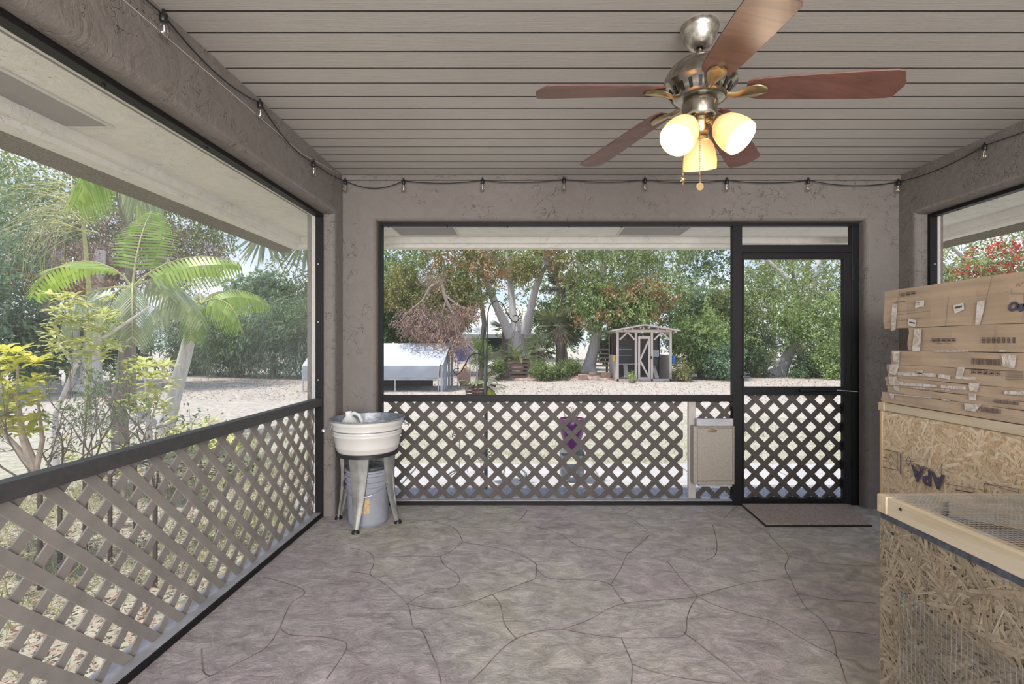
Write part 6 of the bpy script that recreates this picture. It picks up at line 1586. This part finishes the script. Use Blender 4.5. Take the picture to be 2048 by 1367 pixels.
palm('palm with a smooth pale leaning trunk standing clear on the lawn', [G(328, 868), W(345, 800, DBp), W(368, 720, DBp), W(385, 650, DBp), W(398, 610, DBp)], [0.12, 0.10, 0.085, 0.075, 0.07], fb_, 'l_palm')
# hanging fronds against the sky, top of the left screen
DCp = 6.2
cc1 = W(225, 335, DCp); cc2 = W(540, 395, 6.6); cc3 = W(620, 430, 7.0)
palm('tall palm whose pale fronds droop at the top of the left screen', [G(262, 812), W(262, 650, 7.6), W(258, 480, 7.4), W(228, 345, 6.6)], [0.08, 0.07, 0.05, 0.03], [(cc1, -0.1, 0.75, 0.3, 2.4, 0.42, 'l_palmpale', 1.2), (cc1, 2.9, 0.9, 0.3, 1.8, 0.45, 'l_palm', 0.8), (cc1, 1.2, 0.8, 0.5, 2.0, 0.5, 'l_palmpale', 1.2), (cc1, -1.4, 0.8, 0.3, 2.0, 0.5, 'l_palm', 1.0)], 'l_palmpale')
hf = thing('palm_tree', (cc2.x-1, cc2.y, GZ), 'fan palm whose dark blades hang below the eave against the sky', 'palm')
rng = np.random.default_rng(21)
Q = []
for hub, nn_, L_, sp in ((W(530, 455, 6.6), 26, 0.62, 0.95), (W(612, 470, 6.8), 20, 0.62, 0.8)):
    a = np.linspace(-sp, sp, nn_); D = unit(np.stack([np.sin(a), rng.normal(size=nn_)*0.15, -np.cos(a)], 1)); l = np.full(nn_, L_)*(0.8+0.3*rng.random(nn_))
    Q.append(leaf_quads(np.array(hub)+D*l[:,None]/2, D, unit(np.stack([np.zeros(nn_)+0.3, -np.ones(nn_), np.zeros(nn_)], 1)+rng.normal(size=(nn_,3))*0.4), l, np.full(nn_, 0.034), rng))
quads_object('fan_leaves', np.concatenate(Q), 4, M['l_palmdark'], hf)
m = MB(); top = W(575, 330, 7.4); m.tube([(top.x-0.3, 7.6, GZ-0.05), (top.x-0.15, 7.6, 1.5), (top.x, 7.4, top.z)], [0.10, 0.09, 0.08], 10) if False else None
m = MB(); m.tube([W(560, 380, 6.9), W(530, 455, 6.6)], 0.012, 6); m.tube([W(560, 380, 6.9), W(612, 470, 6.8)], 0.012, 6); m.build('leaf_stalks', M['twigdark'], hf)

# big tree behind the palms, upper left
shrub('tree', 'huge shady tree filling the upper left with reddish brown twigs', 'tree',
      [wb(-60, 420, 15, 170, 130), wb(60, 500, 14, 120, 90), wb(180, 420, 15, 120, 110), wb(330, 430, 16, 100, 70), wb(340, 470, 15, 90, 60), wb(380, 420, 15.5, 80, 60), wb(250, 520, 15.5, 100, 60), wb(40, 340, 14, 150, 90), wb(400, 470, 17, 60, 60), wb(300, 360, 16, 120, 60), wb(-100, 600, 14, 100, 100), wb(90, 600, 15, 90, 50)],
      36000, 0.12, 'l_mid', 201, stems=[([W(160, 790, 15), W(170, 700, 15), W(190, 600, 15), W(150, 450, 15)], [0.42, 0.30, 0.26, 0.2]), ([W(190, 600, 15), W(260, 500, 15), W(330, 420, 15)], [0.2, 0.15, 0.08])], barkm='barkdark', twig=0.5,
      extra=[('dead_twigs', 'l_dead', 15000, 0.12, dict(blobs=[wb(250, 470, 14, 90, 70), wb(390, 500, 15.5, 60, 50), wb(120, 520, 13, 90, 50), wb(300, 540, 14.5, 80, 40)], elong=6.0, droop=0.8, twig=0.5, shell=0.2)),
             ('pale_leaves', 'l_blue', 7000, 0.11, dict(blobs=[wb(0, 480, 12.5, 100, 120), wb(30, 620, 12.5, 60, 60)], twig=0.4)),
             ('rusty_leaves', 'l_rust', 1500, 0.10, dict(blobs=[wb(150, 560, 12.5, 60, 24), wb(20, 560, 12, 40, 24)], twig=0.3))])
bush(70, 690, 13, 90, 70, 'dark undergrowth behind the yellow leaved shrub at the left', 'l_dark', 8000, 0.12, 203)
bush(240, 690, 17, 80, 60, 'dark undergrowth behind the slender palm trunk', 'l_dark', 7500, 0.13, 204)
bush(-70, 560, 11, 90, 160, 'green tree at the far left edge of the left screen', 'l_blue', 9000, 0.12, 205, cat='tree', name='tree')
for i, (px, w_, lb) in enumerate(((90, 0.28, 'thick grey trunk at the far left behind the yellow shrub'), (182, 0.24, 'thick grey trunk between yellow shrub and slender palm'), (150, 0.09, 'thin pale trunk beside the thick grey trunks'))):
    t = thing('tree', (W(px, 0, 13).x, 13, GZ), lb, 'tree')
    MB().tube([W(px-4, 780, 13), W(px, 755, 13), W(px+2, 700, 13), W(px+6, 620, 13), W(px+20, 500, 13)], [w_*1.5, w_, w_*0.8, w_*0.7, w_*0.5], 12).build('trunk', M['bark'], t, smooth=True)
# yellow green drooping twigs of the spreading tree
yt = thing('shrub', (W(130, 0, 8.5).x, 8.5, GZ), 'wispy yellow green twigs spreading across the upper left screen', 'shrub')
m = MB(); r = random.Random(77)
for i in range(70):
    p = W(r.uniform(130, 200), r.uniform(390, 470), 8.5+r.uniform(-.4, .4)); a = r.uniform(2.4, 3.6); el = r.uniform(-0.2, 0.9); pts = [p]
    for j in range(9):
        pts.append(pts[-1] + Vector((math.cos(a)*math.cos(el), math.sin(a)*0.4, math.sin(el)))*0.19); el -= r.uniform(0.05, 0.3); a += r.uniform(-.15, .15)
    m.tube(pts, [0.008*(1-k*0.09) for k in range(10)], 4, False)
m.tube([(W(175, 0, 8.6).x, 8.6, GZ), W(180, 600, 8.6), W(165, 430, 8.5)], [0.05, 0.04, 0.025], 8)
m.build('twigs', M['twigyellow'], yt)
# broad leaved shrubs
def rosettes(label, spots, D, leafL, leafW, mat, seed, stems, name='shrub', stemm='twig', nl=9, cat='shrub'):
    r = random.Random(seed); t = thing(name, (W(spots[0][0], 0, D).x, D, GZ), label, cat); pl = MB()
    for (px, py) in spots:
        c = W(px, py, D + r.uniform(-0.25, 0.25))
        for k in range(nl):
            strap(pl, c, 2*PI*k/nl + r.uniform(-.3, .3), leafL*r.uniform(0.8, 1.15), leafW, r.uniform(-0.1, 0.9), r.uniform(0.4, 1.2), 5)
    pl.build('foliage', M[mat], t, smooth=True, angle=80)
    m = MB()
    for s, rr in stems: m.tube([W(x, y, D+dz) for x, y, dz in s], rr, 8)
    m.build('stems', M[stemm], t, smooth=True); return t
r = random.Random(31)
sp = [(r.uniform(-50, 75), r.uniform(690, 870)) for _ in range(48)] + [(35, 705), (20, 745), (60, 730), (70, 790), (10, 700), (45, 840), (75, 760)]
rosettes('bright yellow green broad leaved shrub at the left edge close outside the screen', sp, 3.0, 0.105, 0.040, 'l_yellow', 32, [([(75, 990, 0), (66, 930, 0), (45, 870, 0), (35, 800, 0.05), (35, 720, 0.1)], [0.03, 0.026, 0.018, 0.010, 0.005]), ([(66, 930, 0), (20, 880, 0), (-30, 820, 0)], [0.02, 0.014, 0.006]), ([(70, 950, 0), (85, 880, 0), (75, 790, 0)], [0.016, 0.012, 0.005])], nl=7)
sp = [(r.uniform(100, 240), r.uniform(590, 720)) for _ in range(80)]
rosettes('pale yellow green leafy shrub left of the slender palm crown', sp, 4.4, 0.105, 0.030, 'l_pale', 33, [([(110, 830, 0), (150, 735, 0), (200, 680, 0), (260, 640, 0), (300, 612, 0)], [0.02, 0.018, 0.016, 0.012, 0.006]), ([(150, 735, 0), (120, 690, 0), (110, 640, .1)], [0.012, 0.008, 0.004]), ([(200, 680, 0), (190, 640, 0), (170, 600, 0)], [0.01, 0.008, 0.004]), ([(112, 1010, 0), (110, 900, 0), (110, 830, 0)], [0.03, 0.026, 0.02])], nl=7, stemm='bark')
sp = [(r.uniform(235, 345), r.uniform(715, 830)) for _ in range(52)]
rosettes('pale leafy shrub in front of the leaning palm trunk', sp, 4.2, 0.10, 0.030, 'l_pale', 34, [([(300, 985, 0), (298, 900, 0), (298, 850, 0), (290, 740, 0)], [0.035, 0.032, 0.02, 0.006]), ([(298, 850, 0), (320, 790, 0)], [0.01, 0.005])], nl=7, stemm='bark')
sp = [(r.uniform(340, 480), r.uniform(835, 900)) for _ in range(22)] + [(r.uniform(120, 330), r.uniform(860, 950)) for _ in range(18)]
rosettes('low yellowish shrub just above the left rail', sp, 3.3, 0.07, 0.022, 'l_pale', 35, [([(400, 980, 0), (400, 900, 0), (430, 850, 0)], [0.012, 0.008, 0.004]), ([(390, 980, 0), (370, 900, 0), (350, 860, 0)], [0.01, 0.008, 0.004]), ([(250, 1010, 0), (240, 930, 0), (200, 880, 0)], [0.01, 0.008, 0.004])], nl=6)
# bare dark twiggy shrub
bs_ = thing('bare_shrub', (W(210, 0, 2.9).x, 2.9, GZ), 'nearly leafless dark twiggy shrub behind the left rail', 'shrub')
m = MB(); r = random.Random(9); tips = []
def grow(p, a, el, l, rad_, depth):
    pts = [p]; 
    for j in range(5):
        pts.append(pts[-1] + Vector((math.cos(a)*math.cos(el), math.sin(a)*math.cos(el)*0.6, math.sin(el)))*l/5); a += r.uniform(-.25, .25); el += r.uniform(-.25, .2)
    m.tube(pts, [rad_*(1-0.1*k) for k in range(6)], 4, False)
    if depth > 0:
        for k in range(3): q = pts[r.choice((2, 3, 4, 5))]; grow(q, a+r.uniform(-1.3, 1.3), el+r.uniform(-.6, .5), l*0.62, rad_*0.55, depth-1)
    else: tips.append(pts[-1])
for px in (120, 170, 220, 270, 310, 80):
    b0 = W(px, 1010, 2.9+r.uniform(-.3, .4)); b0.z = GZ-0.03; m.tube([b0, Vector((b0.x, b0.y, 0.42))], 0.012, 6)
    for k in range(3): grow(Vector((b0.x, b0.y, 0.40)), r.uniform(0, 2*PI), r.uniform(0.4, 1.3), 0.38, 0.007, 3)
m.build('twigs', M['twigdark'], bs_)
rng = np.random.default_rng(5); T = np.array([tuple(q) for q in tips]); n = len(T)
P = np.repeat(T, 3, 0) + rng.normal(size=(n*3, 3))*0.02; D = unit(rng.normal(size=P.shape)); 
quads_object('leaves', leaf_quads(P, D, unit(rng.normal(size=P.shape)), np.full(len(P), 0.028), np.full(len(P), 0.013), rng), 4, M['l_dark'], bs_)

# grass and litter along the left wall
rng = np.random.default_rng(55)
def grass(name, x0, x1, y0, y1, n, L_, mat, lab, w=0.004):
    P = np.stack([rng.uniform(x0, x1, n), rng.uniform(y0, y1, n), np.full(n, GZ)], 1)
    cl = np.sin(P[:,0]*3.1+1)*np.sin(P[:,1]*2.3)+rng.normal(size=n)*0.5; P = P[cl > -0.1]; n = len(P)
    D = unit(rng.normal(size=(n,3))*0.55+np.array([0,0,0.8])); D[:,2] = np.abs(D[:,2]); l = L_*(0.5+rng.random(n)); P2 = P + D*l[:,None]*0.48
    Nn = unit(np.cross(D, rng.normal(size=(n,3)))); o = quads_object(name, leaf_quads(P2, D, Nn, l, np.full(n, w), rng), 4, M[mat]); return tag(o, lab, 'grass', kind='stuff')
grass('grass', -4.5, -1.65, 0.3, 6.5, 22000, 0.11, 'l_grass', 'tufts of dry yellow green grass outside the left lattice', 0.006)
grass('grass', -5, 6, 5.3, 8.5, 26000, 0.045, 'l_grass', 'short lawn grass beyond the concrete path', 0.006)
P = np.stack([rng.uniform(-4.2, -1.65, 16000), rng.uniform(0.2, 5.2, 16000), GZ+0.008+0.02*rng.random(16000)], 1)
o = quads_object('fallen_leaves', leaf_quads(P, unit(rng.normal(size=P.shape)*[1,1,.3]), unit(rng.normal(size=P.shape)*[.6,.6,.1]+[0,0,1]), 0.018+0.025*rng.random(16000), 0.009+0.010*rng.random(16000), rng), 4, M['l_dead'])
tag(o, 'dry leaves scattered on the ground outside the left lattice', 'leaves', kind='stuff')
n = 16000; P = np.stack([rng.uniform(-12, 14, n), rng.uniform(11, 19.5, n), GZ+0.012+0.02*rng.random(n)], 1)
o = quads_object('fallen_leaves', leaf_quads(P, unit(rng.normal(size=P.shape)*[1,1,.15]), unit(rng.normal(size=P.shape)*[.4,.4,.1]+[0,0,1]), 0.035+0.04*rng.random(n), 0.02+0.02*rng.random(n), rng), 4, M['l_dead'])
tag(o, 'dry leaves scattered over the sandy yard in front of the trees', 'leaves', kind='stuff')

# ---------------------------------------------------------------- trees outside the right screen
shrub('tree', 'tree with red berries seen through the right screen above the boxes', 'tree',
      [wb(1900, 540, 12, 60, 50), wb(1990, 530, 12, 70, 60), wb(2080, 520, 12, 70, 70), wb(1950, 590, 12, 90, 50)], 12000, 0.085, 'l_mid', 301,
      stems=[([W(1960, 800, 12), W(1950, 650, 12), W(1930, 520, 12), W(1900, 490, 12)], [0.14, 0.1, 0.05, 0.03])], barkm='bark', twig=0.3,
      extra=[('berries', 'l_red', 1300, 0.06, dict(blobs=[wb(1990, 520, 11.6, 50, 30), wb(1940, 545, 11.6, 30, 14)], twig=0.2, elong=1.4))])
bush(1930, 640, 16, 110, 80, 'green shrub below the berry tree beyond the right screen', 'l_mid', 5000, 0.12, 303)
